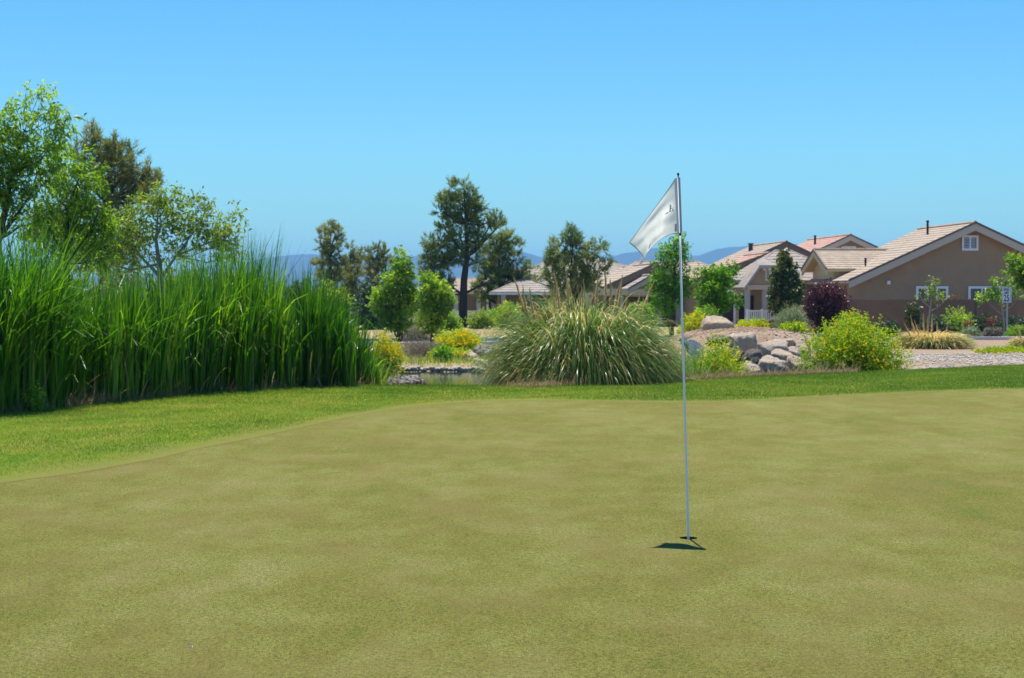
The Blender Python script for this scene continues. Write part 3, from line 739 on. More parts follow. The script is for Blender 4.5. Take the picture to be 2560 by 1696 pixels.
# ---------------------------------------------------------------- walls and fences beyond the road
def wall_run(name, label, cat, u0, u1, Y, vtop, mat, capm, pil=(), thick=0.2, left_return=0.0):
    x0, x1 = px(u0-CX, Y), px(u1-CX, Y); zt = at(0, vtop, Y).z; zg = hz((x0+x1)/2, Y) - 0.15
    root = tag(empty(name, (x0, Y, zg)), label, cat)
    h = zt - zg
    b = MB().box(0, x1-x0, 0, thick, 0, h-0.07)
    if left_return: b.box(0, thick, thick+0.002, left_return, 0, h-0.07)
    b.build('wall_face', M[mat], root)
    c = MB().box(-0.03, x1-x0+0.03, -0.03, thick+0.03, h-0.069, h)
    if left_return: c.box(-0.03, thick+0.03, thick+0.033, left_return, h-0.069, h)
    c.build('cap', M[capm], root)
    for p in pil:
        xx = px(p-u0, Y); MB().box(xx-0.2, xx+0.2, -0.09, -0.004, 0, h-0.09).build('pilaster', M[mat], root)
    return root
wall_run('block_wall', 'long reddish brown block wall in front of the big gable house', 'wall', 2038, 2780, 75.0, 748, 'block', 'block_cap', (2450,2620), left_return=5.0)
wall_run('brick_wall', 'low red-brown brick wall below the white fence, behind the tall pine', 'wall', 930, 1300, 99.0, 799, 'block', 'block_cap')
def vinyl_fence():
    Y = 98.7; x0, x1 = px(985-CX,Y), px(1275-CX,Y); zt = at(0,777,Y).z; zb = at(0,799,Y).z+0.01
    root = tag(empty('vinyl_fence', (x0,Y,zb)), 'white panelled fence standing on the brick wall behind the tall pine', 'fence')
    n = 4; w = (x1-x0)/n; h = zt-zb
    for k in range(n):
        MB().box(k*w+0.075, (k+1)*w-0.075, 0.06, 0.10, 0.02, h-0.08).build('panel', M['vinyl'], root)
        MB().box(k*w+0.075, (k+1)*w-0.075, 0.04, 0.12, h-0.078, h).build('rail', M['vinyl'], root)
    for k in range(n+1): MB().box(k*w-0.07, k*w+0.07, 0.0, 0.14, 0, h+0.06).build('post', M['vinyl'], root)
vinyl_fence()
def picket_fence():
    Y = 71.0; x0, x1 = px(1868-CX,Y), px(1942-CX,Y); zt = at(0,776,Y).z; zb = at(0,801,Y).z; zg = hz(x0,Y)-0.05
    root = tag(empty('picket_fence', (x0,Y,zg)), 'short white railing between grey-green bush and clipped gable porch', 'fence')
    w = x1-x0; a, b = zb-zg, zt-zg
    MB().box(0,w,0,0.05,a,a+0.06).build('rail', M['white_paint'], root); MB().box(0,w,0,0.05,b-0.06,b).build('rail', M['white_paint'], root)
    n = 16
    for k in range(n): MB().box(w*(k+0.5)/n-0.022, w*(k+0.5)/n+0.022, 0.012, 0.038, a+0.061, b-0.061).build('picket', M['white_paint'], root)
    for k in (0,0.5,1.0): MB().box(w*k-0.05, w*k+0.05, -0.012, 0.062, 0, b+0.05).build('post', M['white_paint'], root)
    r2 = tag(empty('garden_wall', (x0+0.35,Y-0.35,zg)), 'stub of brown garden wall under the short white railing', 'wall')
    MB().box(0,w,0,0.2,0,a-0.03).build('wall_face', M['block'], r2); MB().box(-0.02,w+0.02,-0.02,0.22,a-0.029,a+0.03).build('cap', M['block_cap'], r2)
picket_fence()

# speed limit sign
def sign():
    Y = 69.0; x = px(2516-CX, Y); zg = hz(x,Y); root = tag(empty('speed_limit_sign', (x,Y,zg), R(-67)), 'white speed limit 25 sign on a grey post at the far kerb', 'sign')
    zt = at(0,718,Y).z-zg; zb = at(0,757,Y).z-zg
    MB().box(-0.03,0.03,0.012,0.06,-0.3,zt-0.05).build('post', M['post_metal'], root)
    w = 0.61; h = zt-zb
    p = MB().box(-w/2,w/2,-0.004,0.011,zb,zt).build('panel', M['white_paint'], root)
    b = MB(); t = 0.014
    for x0,x1,z0,z1 in ((-w/2+.03,w/2-.03,zt-.03-t,zt-.03),(-w/2+.03,w/2-.03,zb+.03,zb+.03+t),(-w/2+.03,-w/2+.03+t,zb+.03+t,zt-.03-t),(w/2-.03-t,w/2-.03,zb+.03+t,zt-.03-t)):
        b.box(x0,x1,-0.007,-0.0045,z0,z1)
    b.build('border', M['ink'], p)
    for txt, size, z in (('SPEED',0.14,zt-0.17),('LIMIT',0.14,zt-0.31),('25',0.40,zb+0.075)):
        c = bpy.data.curves.new('lettering','FONT'); c.body = txt; c.size = size; c.align_x = 'CENTER'; c.extrude = 0.001; c.offset = 0.004; c.materials.append(M['ink'])
        tmp = link(bpy.data.objects.new('lettering_curve', c)); me = bpy.data.meshes.new_from_object(tmp.evaluated_get(bpy.context.evaluated_depsgraph_get())); bpy.data.objects.remove(tmp)
        o = link(bpy.data.objects.new('lettering', me), p); o.location = (0,-0.007,z); o.rotation_euler = (R(90),0,0)
sign()

# ---------------------------------------------------------------- rocks
def rock(name, label, u0, u1, v0, v1, Y, mat, seed, group=None, facets=9, zfix=None, depth=0.8, sink=0.25, parent=None):
    rnd = random.Random(seed)
    p0 = at((u0+u1)/2, v1, Y); w = px(u1-u0, Y); h = px(v1-v0, Y)*(1+sink)
    bm = bmesh.new(); bmesh.ops.create_icosphere(bm, subdivisions=4, radius=1.0)
    planes = []
    for k in range(facets):
        n = Vector((rnd.gauss(0,1), rnd.gauss(0,1), rnd.gauss(0,0.8))).normalized(); planes.append((n, rnd.uniform(0.62,0.9)))
    planes.append((Vector((rnd.uniform(-.25,.25), rnd.uniform(-.5,-.1), 1)).normalized(), rnd.uniform(0.40,0.62)))
    off = Vector((rnd.uniform(-50,50),)*3)
    for v in bm.verts:
        c = v.co.copy()
        for n, d in planes:
            e = c.dot(n) - d
            if e > 0: c -= n*e*0.85
        c *= 1 + 0.20*mnoise.fractal(c*1.5+off, 0.9, 2.0, 5) + 0.06*mnoise.fractal(c*5+off, 0.8, 2.0, 4)
        v.co = c
    xs = [v.co.x for v in bm.verts]; zs = [v.co.z for v in bm.verts]
    sx = w/(max(xs)-min(xs)); sz = h/(max(zs)-min(zs)); mx = (max(xs)+min(xs))/2
    for v in bm.verts: v.co = Vector(((v.co.x-mx)*sx, v.co.y*sx*depth, (v.co.z-min(zs))*sz - h*sink/(1+sink)))
    me = bpy.data.meshes.new(name); bm.to_mesh(me); bm.free(); me.materials.append(M[mat])
    for p in me.polygons: p.use_smooth = True
    o = link(bpy.data.objects.new(name, me), parent); o.location = p0
    if parent is None: tag(o, label, 'rock', group)
    return o
rock('boulder', 'pale pitted rock peeking over the lawn crest beside the reeds', 960, 1068, 938, 985, 25.6, 'rock_white', 3, facets=6, depth=0.7)
rock('boulder', 'rounded grey boulder on the pond bank left of the pampas grass', 1143, 1200, 877, 914, 41, 'rock', 5, 'pond bank boulders', depth=0.9)
rock('boulder', 'whitish boulder leaning high behind the grey one by the pampas', 1184, 1240, 860, 905, 42, 'rock_white', 8, 'pond bank boulders')
rock('boulder', 'tan boulder at the waterline left of the pampas grass', 1162, 1250, 895, 934, 39.2, 'rock_tan', 11, 'pond bank boulders')
G2 = 'waterfall rocks on the mound'
rock('boulder', 'big rounded boulder sitting on top of the earth mound', 1751, 1834, 789, 836, 46.5, 'rock_tan', 14, G2, facets=5, depth=0.9)
rock('boulder', 'flat-topped block at the head of the waterfall', 1822, 1896, 831, 884, 42.0, 'rock', 18, G2, facets=12)
rock('boulder', 'flat dark ledge stone left of the flat-topped block', 1768, 1832, 838, 866, 42.5, 'rock_dark', 21, G2, facets=12)
rock('boulder', 'large slanted boulder right of the flat-topped block', 1892, 1972, 848, 902, 41.2, 'rock', 25, G2, facets=8)
rock('boulder', 'small grey stone wedged between slanted boulder and the yellow bush', 1962, 2006, 866, 900, 41.5, 'rock', 29, G2)
rock('boulder', 'grey stone highest against the left side of the big yellow bush', 1994, 2050, 862, 916, 40.5, 'rock', 31, G2)
rock('boulder', 'big cracked boulder lowest at the waterline of the falls', 1892, 1972, 888, 944, 38.6, 'rock', 36, G2, facets=7)
rock('boulder', 'tan upright boulder right of the cracked waterline boulder', 1964, 2014, 884, 944, 38.9, 'rock_tan', 40, G2)
rock('boulder', 'dark wet stone under the flat-topped block', 1850, 1908, 872, 922, 39.6, 'rock_dark', 44, G2)
rock('boulder', 'dark wet stone low behind the front yellow bush', 1790, 1862, 866, 930, 39.8, 'rock_dark', 47, G2)
rock('boulder', 'tan stone half hidden low behind the big yellow bush', 2005, 2060, 900, 946, 38.4, 'rock_tan', 52, G2)
rock('boulder', 'pale rounded stone in the gap above the cracked waterline boulder', 1925, 1985, 872, 912, 39.8, 'rock_tan', 61, G2)
rock('boulder', 'small tan stone at the right end of the rock bank near the bush', 2020, 2058, 880, 912, 39.6, 'rock', 64, G2)
rock('boulder', 'grey stone between the front yellow bush and the cracked boulder', 1848, 1902, 902, 946, 38.3, 'rock', 67, G2)
rock('boulder', 'small pale stone on the mound slope above the slanted boulder', 1958, 1990, 846, 868, 42.6, 'rock_tan', 70, G2)
rock('boulder', 'flat wet stone beside the flag pole at the lip of the falls', 1700, 1775, 838, 862, 44.0, 'rock_dark', 55, G2, facets=12)
# falling water between the rocks
def cascade():
    pts = [(1715,850,43.5),(1735,856,42.6),(1742,872,41.2),(1735,892,40.2),(1738,915,39.4),(1742,940,38.8)]
    V = []; Fc = []
    for i, (u,v,Y) in enumerate(pts):
        for k in range(9):
            p = at(u-19+4.8*k + 2*math.sin(k*2.1+i), v + 2.5*math.sin(k*1.7+i*0.9), Y + 0.12*math.sin(k*1.9+i)); V.append(p)
    for i in range(len(pts)-1):
        for k in range(8): Fc.append((i*9+k, i*9+k+1, (i+1)*9+k+1, (i+1)*9+k))
    o = mesh_np('waterfall', [tuple(p) for p in V], Fc, M['fall'], smooth=True)
    o.modifiers.new('subdivision','SUBSURF').render_levels = 2
    tag(o, kind='structure')
cascade()
def loose_stones(name, label, n, xr, yr, size, mat, seed):
    rng = np.random.default_rng(seed); x = rng.uniform(*xr,n); y = rng.uniform(*yr,n); z = height(x,y)
    k = (z > WATER_Z+0.05) & (y > crest(x)+0.25); x, y, z = x[k], y[k], z[k]; m = len(x); sz = rng.uniform(size[0],size[1],m)**1.0*rng.uniform(0.5,1.0,m)
    base = np.array([(1,0,0),(0.45,0.8,0),(-0.5,0.85,0),(-1,0,0),(-0.4,-0.9,0),(0.55,-0.8,0),(0.1,0.05,0.75),(-0.1,0,-0.5)])
    V = base[None]*sz[:,None,None]*rng.uniform(0.65,1.3,(m,8,3)); a = rng.uniform(0,6.28,m); c, s_ = np.cos(a)[:,None], np.sin(a)[:,None]
    V = np.stack([V[...,0]*c-V[...,1]*s_, V[...,0]*s_+V[...,1]*c, V[...,2]],-1) + np.stack([x,y,z+sz*0.2],-1)[:,None]
    tri = np.array([(i,(i+1)%6,6) for i in range(6)]+[((i+1)%6,i,7) for i in range(6)])
    o = mesh_np(name, V, (np.arange(m)[:,None,None]*8+tri[None]).reshape(-1,3), M[mat]); tag(o, label, 'stones', kind='stuff')
loose_stones('gravel_stones', 'loose grey gravel between the lawn and the straw-tipped pampas', 5000, (7.0,15.0), (28.5,42.5), (0.012,0.045), 'gravelstone', 61)
loose_stones('mound_pebbles', 'loose tan pebbles on the earth mound', 3500, (3.5,10.5), (41.5,50), (0.012,0.045), 'pebble', 62)
# stone edging of the far shore
edge_root = tag(empty('pond_edging', (px(1080-CX,38.9), 38.9, WATER_Z)), 'row of small grey stones along the far waterline of the pond', 'stone edging')
for k in range(34):
    u = 955 + k*7.6 + random.uniform(-1.5,1.5); Y = 38.5 + 0.25*math.sin(k*0.5)
    o = rock('stone', None, u-6.5, u+6.5, 917+random.uniform(-3,3), 929, Y, 'edging', 100+k % 9, facets=7, sink=0.1, parent=edge_root)
    o.location = o.location - edge_root.location

# ---------------------------------------------------------------- lawn grass
def lawn_grass():
    n = 1500000
    x = RNG.uniform(-9, 13, n); y = RNG.uniform(9.5, 33, n)
    th = np.arctan2(y-HOLE.y, x-HOLE.x); r = np.hypot(x-HOLE.x, y-HOLE.y); a, b = rg_at(th), rl_at(th)
    vis = (np.abs(x/y) < 0.352)
    k = (r > a+np.abs(RNG.normal(0,0.30,n))*RNG.random(n)) & (r < b) & vis
    x, y, r, a, b = x[k], y[k], r[k], a[k], b[k]
    m = len(x); print('lawn blades', m)
    P = np.stack([x, y, height(x,y)+0.004], -1)
    rise = np.clip((r-a)/0.6, 0.2, 1.0); crestgrow = 1+0.9*np.clip(1-(b-r)/0.6,0,1)
    L = RNG.uniform(0.012,0.032,m)*rise*crestgrow
    D = norm(unit(m)*0.55 + np.array([0.15,0,1.0])); D[:,2] = np.abs(D[:,2])
    wx_ = x+0.8*np.sin(y*1.3); wy_ = y+0.7*np.sin(x*1.1+2)
    pt = 0.6*np.sin(wx_*1.7+np.sin(wy_*1.9)*2)*np.sin(wy_*2.1+1)+0.5*np.sin(wx_*3.6-wy_*1.8)*np.sin(wy_*3.3)+0.5*np.sin(wx_*0.6-wy_*0.8)
    t = np.clip(0.46 - 0.22*ss(-1.5,3.5,x) + 0.22*pt + RNG.normal(0,0.2,m), 0, 1)  # left blades tinted yellower as the sunlit side, right ones darker
    o = needles('lawn_grass', P, D, L, np.full(m,0.0042)*(y/16), t, M['lawnblade'], None)
    tag(o, 'mown bright green grass round the putting green', 'grass', kind='stuff')
lawn_grass()
def dry_fringe():
    n = 15000
    x = RNG.uniform(-7.5, 6.5, n); d = np.abs(RNG.normal(0.12,0.22,n)); w = np.interp(x, [-7.5,-5.2,-4.6,-3,-2.2,-0.2,0.3,2.5,4.5,5.5,6.5], [1,1,.6,.5,.06,.03,.9,1,1,.8,.6])
    k = RNG.random(n) < w; x = x[k]; d = d[k]; m = len(x); y = crest(x)+0.1+d
    P = np.stack([x,y,height(x,y)-0.01],-1)
    o = blades('dry_grass_fringe', P, RNG.uniform(0,6.28,m), RNG.uniform(0.05,0.7,m), RNG.uniform(0,0.9,m), RNG.uniform(0.05,0.15,m)*(1+1.3*(RNG.random(m)<0.12)+0.5*(x<-4.3)), np.full(m,0.008), RNG.random(m), M['reed_dry'], None, 3)
    tag(o, 'straw-coloured dry grass fringe along the edge of the lawn', 'grass', kind='stuff')
dry_fringe()

# ---------------------------------------------------------------- cattail stands on the left
TOPV = [(-120,600),(0,612),(60,604),(110,632),(160,648),(240,656),(320,660),(390,648),(440,632),(500,628),(560,604),(620,590),(672,600),(690,655),(715,690),(745,650),(790,655),(830,690),(870,720),(895,765),(918,830),(940,890)]
def reed_stand(label, u0, u1, n, arch, seed, tint0, clumps=150):
    rng = np.random.default_rng(seed)
    nc = clumps; cu = rng.uniform(u0, u1, nc); cd = 0.15 + rng.random(nc)**1.25*2.7
    ch = np.clip(rng.normal(0.93,0.10,nc) - 0.22*(rng.random(nc)<0.28), 0.45, 1.08); ct = rng.normal(0,0.20,nc); caz = rng.normal(0.1,1.1,nc)
    i = rng.integers(0, nc, n); u = cu[i] + rng.normal(0,9,n); uu = (u-CX)/F
    Yc = np.full(n, 20.0)
    for _ in range(25): Yc = 0.5*Yc + 0.5*crest(uu*Yc)
    Y = Yc + np.clip(cd[i] + rng.normal(0,0.10,n), 0.08, 3.2); x = uu*Y; z = height(x, Y)
    top = np.interp(u, [p[0] for p in TOPV], [p[1] for p in TOPV]) + 20
    zt = H + (HZ-top)/F*Y
    frac = ch[i]*np.clip(1.03 - np.abs(rng.normal(0,0.17,n)), 0.3, 1.03)
    L = (zt - z)*frac*(1.0+0.25*arch)
    root = tag(empty('reed_stand', (float(np.mean(x)), float(np.mean(Y)), 0)), label, 'reeds', 'reed stands along the pond')
    o = np.array(root.location)
    az = caz[i] + rng.normal(0,0.8,n) + np.where(rng.random(n)<0.3, np.pi, 0)
    P = np.stack([x,Y,z-0.05],-1) - o
    tint = np.clip(tint0 + ct[i] + rng.normal(0,0.17,n), 0, 1)
    bend = np.abs(rng.normal(0.08+0.65*arch, 0.16+0.3*arch, n)); kink = rng.random(n) < 0.13+0.15*arch; bend = np.where(kink, rng.uniform(1.0,2.8,n), bend)
    blades('leaves', P, az, np.abs(rng.normal(0.02,0.07,n)), bend, L, rng.uniform(0.022,0.044,n), tint, M['reed'], root, 8, 2.6, 0.95)['kind'] = 'stuff'
    k = n//14; q = rng.choice(n, k)
    blades('dead_leaves', P[q] - np.array([0,0.1,0]), az[q], np.abs(rng.normal(0.2,0.25,k)), rng.uniform(0,1.4,k), L[q]*rng.uniform(0.10,0.6,k), np.full(k,0.016), rng.random(k), M['reed_dry'], root, 5)['kind'] = 'stuff'
    return root
reed_stand('tall arching reeds with drooping leaves at the far left edge', -130, 130, 2300, 0.75, 1, 0.36)
reed_stand('lower thinner reeds between the two tall reed stands', 105, 440, 3100, 0.18, 2, 0.42)
reed_stand('tallest upright cattail stand left of the pond view', 410, 705, 3200, 0.25, 3, 0.46)
reed_stand('dark cattail stand thinning out at the pond opening', 690, 930, 2500, 0.15, 4, 0.33)
shrub('leafy_weed', 'small leafy weed at the foot of the reeds, far left', None, 45, 105, 955, 18.9, 'young', 260, 8, 0.035, 0.02, 0.15, nb=6)

# ---------------------------------------------------------------- pampas grass
def bezier_blades(name, B, W, tint, mat, parent, nseg=10, roll=0.5):
    """blades along cubic curves; B is (n, 4, 3), tint is (n, 2) at foot and tip"""
    n = len(B); t = np.linspace(0,1,nseg+1)[None,:,None]
    C = (1-t)**3*B[:,0:1] + 3*(1-t)**2*t*B[:,1:2] + 3*(1-t)*t*t*B[:,2:3] + t**3*B[:,3:4]
    hd = B[:,3]-B[:,0]; hd[:,2] = 0; hd = norm(hd+1e-6); sd = np.stack([-hd[:,1], hd[:,0], 0*hd[:,0]],-1)
    sd = norm(sd + RNG.normal(0, roll, (n,3))*np.array([1,1,0.6]))
    w = (W[:,None]*np.maximum(0.05, 1-t[...,0]**2.2)*0.5)[...,None]
    V = np.stack([C-sd[:,None]*w, C+sd[:,None]*w], 2)
    base = (np.arange(n)*(nseg+1)*2)[:,None,None]; k = np.arange(nseg)[None,:,None]*2
    Fc = (base+k+np.array([0,1,3,2])[None,None,:]).reshape(-1,4)
    tt = tint[:,0:1] + (tint[:,1:2]-tint[:,0:1])*t[...,0]**2
    return mesh_np(name, V, Fc, mat, parent, {'tint':np.repeat(np.clip(tt,0,1).ravel(),2)})
def pampas(label, u0, u1, vtop, Y, n, plumes, seed, wid, Lk=1.0, tint0=0.36, group='pampas clumps', gold=0.16):
    rng = np.random.default_rng(seed)
    base = base_at((u0+u1)/2, Y, -0.05); rx = px((u1-u0)/2, Y); hgt = at(0,vtop,Y).z - base.z; ry = rx*0.8
    root = tag(empty('pampas_grass', base), label, 'ornamental grass', group)
    def fan(n, lo, hi, wid, mat, name, tint):
        nc = 110; ca = rng.uniform(0,2*np.pi,nc); ci = rng.integers(0,nc,n)            # tussocks, so the outline is uneven
        a = ca[ci] + rng.normal(0,0.20,n); ch = rng.normal(1.0,0.09,nc)[ci]; co = rng.normal(1.0,0.09,nc)[ci]
        rho = np.sqrt(rng.random(n))*0.86*co; q = lo + (hi-lo)*rng.random(n)**0.5
        hh = np.sqrt(np.clip(1-(rho/1.0)**3.6,0.03,1))*q*ch
        d = np.stack([np.cos(a)*rx, np.sin(a)*ry],-1)
        B = np.zeros((n,4,3)); f = rho*rng.uniform(0.35,0.75,n)
        B[:,0,:2] = d*f[:,None]
        B[:,1,:2] = d*(f+0.12*(rho-f))[:,None]; B[:,1,2] = hgt*hh*0.80
        B[:,2,:2] = d*(rho*0.97+0.03)[:,None]; B[:,2,2] = hgt*hh*1.16
        out = rho + rng.uniform(0.10,0.38,n); B[:,3,:2] = d*np.minimum(out,1.12)[:,None] + rng.normal(0,0.07,(n,2))
        B[:,3,2] = np.maximum(hgt*(hh - rng.uniform(0.05,0.50,n)), 0.02)
        return bezier_blades(name, B, rng.uniform(0.6,1.3,n)*wid, tint(rho, n), mat, root)
    def tg(rho, n):
        t0 = tint0 + rng.normal(0,0.15,n); g = (rng.random(n) < gold*np.clip(3.2-3.6*rho, 0.35, 3.0)); t0 = np.where(g, t0+0.48, t0)
        return np.stack([t0, t0+rng.uniform(0.0,0.30,n)],-1)
    fan(n, 0.25, 1.0, wid, M['pampas'], 'leaves', tg)['kind'] = 'stuff'
    fan(n//6, 0.15, 0.85, wid*0.8, M['reed_dry'], 'dead_leaves', lambda rho, n: np.stack([rng.random(n)*0.6, rng.random(n)],-1))['kind'] = 'stuff'
    for (u, v, lu) in plumes:
        tip = at(u, v, Y+rng.uniform(-0.5,0.5)) - base; foot = Vector((tip.x*0.6 + lu, tip.y*0.5, 0.1))
        m = 780; t = rng.random(m)**0.8; Lp = (tip-foot).length; fr = min(0.8, 0.58/Lp*Lk)
        s0 = np.array(foot.lerp(tip, 1-fr)); e0 = np.array(tip); dv = np.array((tip-foot).normalized())
        nod = rng.normal(0.0,0.035)
        Pp = s0 + (e0-s0)*t[:,None] + np.array([nod,0,-abs(nod)*0.4])*(t[:,None]**2); w = np.sin(np.pi*np.clip(t*0.92+0.06,0,1))**0.7
        D = norm(dv*1.0 + unit(m)*0.30*(1.15-t[:,None]))
        Vh = needles('plume', Pp, D, (0.05+0.09*w*(1.1-t))*Lk, np.full(m,0.016)*Lk, rng.random(m), M['plume'], root)
        MB().tube([foot, foot.lerp(tip,0.5), foot.lerp(tip,0.97)], [0.008,0.007,0.003], 5).build('stalk', M['straw'], Vh)
    return root
M['straw'] = plain('straw_stalk', (0.45,0.34,0.16), 0.8, 0.2, 0.2, 10)
pampas('big arching pampas grass clump with tan plumes in the middle of the lawn edge', 1190, 1722, 750, 25.6, 9500,
       [(1290,697,.1),(1304,716,0),(1318,722,.15),(1366,728,0),(1380,716,0),(1392,690,0),(1417,678,0),(1424,690,.05),(1462,704,0),(1494,684,0),(1518,678,0),(1532,700,0),(1541,705,.1),(1556,692,0),(1600,730,0),(1628,704,-.1),(1570,735,0),(1340,760,.2),(1450,720,0),(1400,735,0),(1480,725,0),(1512,730,0),(1430,742,0)], 5, 0.021)
pampas('straw-tipped pampas clump behind the gravel, right of the big yellow bush', 2225, 2440, 828, 52.0, 2400,
       [(2275,790,0),(2288,802,0),(2305,785,0),(2317,798,0),(2330,788,0),(2345,805,0),(2262,810,0),(2370,812,0),(2410,835,0),(2240,815,-.1)], 6, 0.034, 1.25, 0.50, gold=0.6)
pampas('pampas clump cut by the right edge of the frame', 2515, 2640, 842, 52.0, 1200, [(2545,812,0),(2570,800,0),(2590,810,0)], 8, 0.034, 1.25, 0.50, gold=0.6)

def sedge(label, u0, u1, v0, Y, n, mat, seed):
    rng = np.random.default_rng(seed); base = base_at((u0+u1)/2, Y, -0.03); h = at(0,v0,Y).z - base.z; rx = px((u1-u0)/2, Y)
    root = tag(empty('sedge_clump', base), label, 'plant', 'waterside grasses')
    P = np.stack([rng.normal(0,0.38*rx,n), rng.normal(0,0.3*rx,n), 0*np.zeros(n)],-1)
    blades('leaves', P, rng.uniform(0,6.28,n), np.abs(rng.normal(0.1,0.15,n)), np.abs(rng.normal(0.5,0.4,n)), h*rng.uniform(0.5,1.15,n), rng.uniform(0.010,0.02,n), np.clip(rng.normal(0.5,0.25,n),0,1), M[mat], root, 6, 1.8)['kind'] = 'stuff'
sedge('thin green sedge between the pampas grass and the front yellow bush', 1690, 1762, 872, 28.2, 420, 'reed', 71)
sedge('yellowish rushes at the right foot of the dark cattails', 905, 975, 905, 25.6, 260, 'mesquite', 72)
sedge('thin reeds behind the right shoulder of the pampas grass', 1660, 1730, 852, 30.5, 300, 'reed', 73)
# ---------------------------------------------------------------- trees
def T_willow_left():
    Y = 31.0; b = base_at(-40, Y)
    tr = [path_px([(-40,960,0.11),(-25,760,0.10),(-5,600,0.085),(15,520,0.06),(30,430,0.035),(60,330,0.015)],Y,b),
          path_px([(-5,600,0.06),(40,540,0.035),(75,490,0.015)],Y,b), path_px([(-25,640,0.05),(-60,520,0.03),(-70,400,0.015)],Y,b)]
    bl = pblobs([(95,245,32,24),(55,300,45,36),(125,300,38,30),(165,290,25,17),(20,320,30,40),(35,385,60,45),(110,380,48,45),(140,345,28,28),(-30,360,60,60),(60,440,52,40),(0,450,40,30),(30,500,38,26),(75,520,34,26),(-40,480,60,60),(60,560,26,22),(120,430,28,24)],Y,b)
    tree('willow_tree', 'bright narrow-leaved tree cut by the left edge, tallest in view', 'tree', 'trees behind the reeds', b, tr, bl, 'leaf', 'willow', 'bark', 820, 9, 0.135, 0.036, 0.26, 60, 0.02, droop=0.3)
T_willow_left()
def T_willow_mid():
    Y = 34.0; b = base_at(170, Y)
    tr = [path_px([(170,930,0.09),(172,760,0.08),(165,640,0.06),(170,520,0.035),(200,440,0.015)],Y,b), path_px([(168,660,0.05),(225,580,0.03),(250,520,0.012)],Y,b)]
    bl = pblobs([(165,420,38,30),(215,410,36,26),(130,460,42,36),(195,470,52,42),(235,450,28,26),(150,530,52,42),(225,540,42,38),(110,545,34,34),(250,580,36,30),(180,600,52,38),(110,620,40,30),(270,560,22,20),(230,640,40,32)],Y,b)
    tree('willow_tree', 'shorter bright green leafy tree in front of the dark left pine', 'tree', 'trees behind the reeds', b, tr, bl, 'leaf', 'willow', 'bark', 700, 9, 0.135, 0.036, 0.26, 50, 0.02, droop=0.3)
T_willow_mid()
def T_pine_left():
    Y = 62.0; b = base_at(255, Y)
    tr = [path_px([(255,850,0.22),(258,640,0.17),(262,500,0.11),(255,400,0.06),(232,335,0.02)],Y,b)]
    bl = pblobs([(229,345,11,28),(247,365,14,28),(285,370,12,22),(270,395,22,24),(300,395,20,30),(330,380,10,14),(225,400,30,28),(195,385,16,18),(270,430,40,32),(320,420,20,24),(335,455,30,30),(375,425,11,20),(372,465,24,22),(400,450,10,16),(300,480,46,32),(235,460,40,34),(200,520,40,36),(280,540,56,40),(360,500,34,24),(130,560,46,30),(100,600,30,22),(180,600,56,34),(300,610,60,34),(240,650,70,34)],Y,b)
    tree('pine_tree', 'dark olive pine rising behind the bright trees at left', 'tree', 'pines', b, tr, bl, 'pine', 'pine_olive', 'bark_dark', 1500, 20, 0.26, 0.032, 0.36, 60, 0.05, up=0.8)
T_pine_left()
def T_mesquite():
    Y = 37.0; b = base_at(400, Y)
    tr = [path_px([(400,920,0.09),(402,740,0.08),(398,660,0.06),(390,600,0.04),(395,530,0.015)],Y,b), path_px([(400,700,0.05),(440,640,0.03),(500,560,0.015),(520,510,0.006)],Y,b),
          path_px([(398,690,0.05),(350,640,0.03),(310,600,0.012)],Y,b), path_px([(440,640,0.03),(540,600,0.018),(590,550,0.006)],Y,b)]
    bl = pblobs([(400,490,30,22),(370,520,40,28),(430,500,30,24),(310,560,36,28),(345,590,40,32),(290,610,36,26),(400,560,46,34),(450,540,28,28),(495,515,28,24),(520,560,34,30),(475,590,34,30),(560,590,28,34),(597,535,12,18),(595,590,16,20),(530,620,36,26),(430,640,40,22),(340,650,46,24),(580,640,24,26),(270,660,40,22)],Y,b)
    tree('mesquite_tree', 'sparse light green tree with bare twigs showing above the reeds', 'tree', 'trees behind the reeds', b, tr, bl, 'leaf', 'mesquite', 'bark_pale', 950, 8, 0.11, 0.042, 0.26, 170, 0.025)
T_mesquite()
def pine(label, u, vb, Y, trunk_px, spec, mat='pine', n=1100, per=22, L=0.30, W=0.045, tl=0.40, up=0.7, tw=0.06):
    b = base_at(u, Y)
    tr = [path_px(p, Y, b) for p in trunk_px]
    tr[0][0] = ((tr[0][0][0][0], 0, -0.1), tr[0][0][1])
    bl = [(c, tuple(0.80*q for q in r)) for c, r in pblobs(spec, Y, b)]
    return tree('pine_tree', label, 'tree', 'pines', b, tr, bl, 'pine', mat, 'bark_dark', int(n*0.55), per, L, W, tl, 30, tw, up=up)
pine('tall dark pine with clear trunk in the centre of the picture', 1157, 812, 92.0,
     [[(1157,815,0.30),(1158,760,0.26),(1160,700,0.22),(1168,640,0.17),(1165,560,0.10),(1160,470,0.03)],[(1160,740,0.10),(1125,715,0.06),(1100,690,0.03)],[(1160,735,0.09),(1200,715,0.06),(1215,690,0.03)]],
     [(1130,470,10,18),(1160,468,12,22),(1182,485,12,22),(1120,505,26,22),(1150,510,30,26),(1180,520,26,24),(1100,525,12,14),(1200,520,8,16),(1130,550,36,26),(1180,555,30,26),(1110,570,20,16),(1150,595,34,26),(1195,590,28,24),(1105,605,22,22),(1145,640,30,24),(1195,625,20,18),(1080,630,22,26),(1072,600,10,16),(1095,660,34,24),(1065,650,16,14),(1085,690,26,18),(1110,710,26,12),(1120,655,24,20),(1190,655,16,14),(1238,550,20,16),(1222,570,20,18),(1248,565,10,14),(1085,725,28,14),(1065,690,20,18)], n=1650, W=0.05)
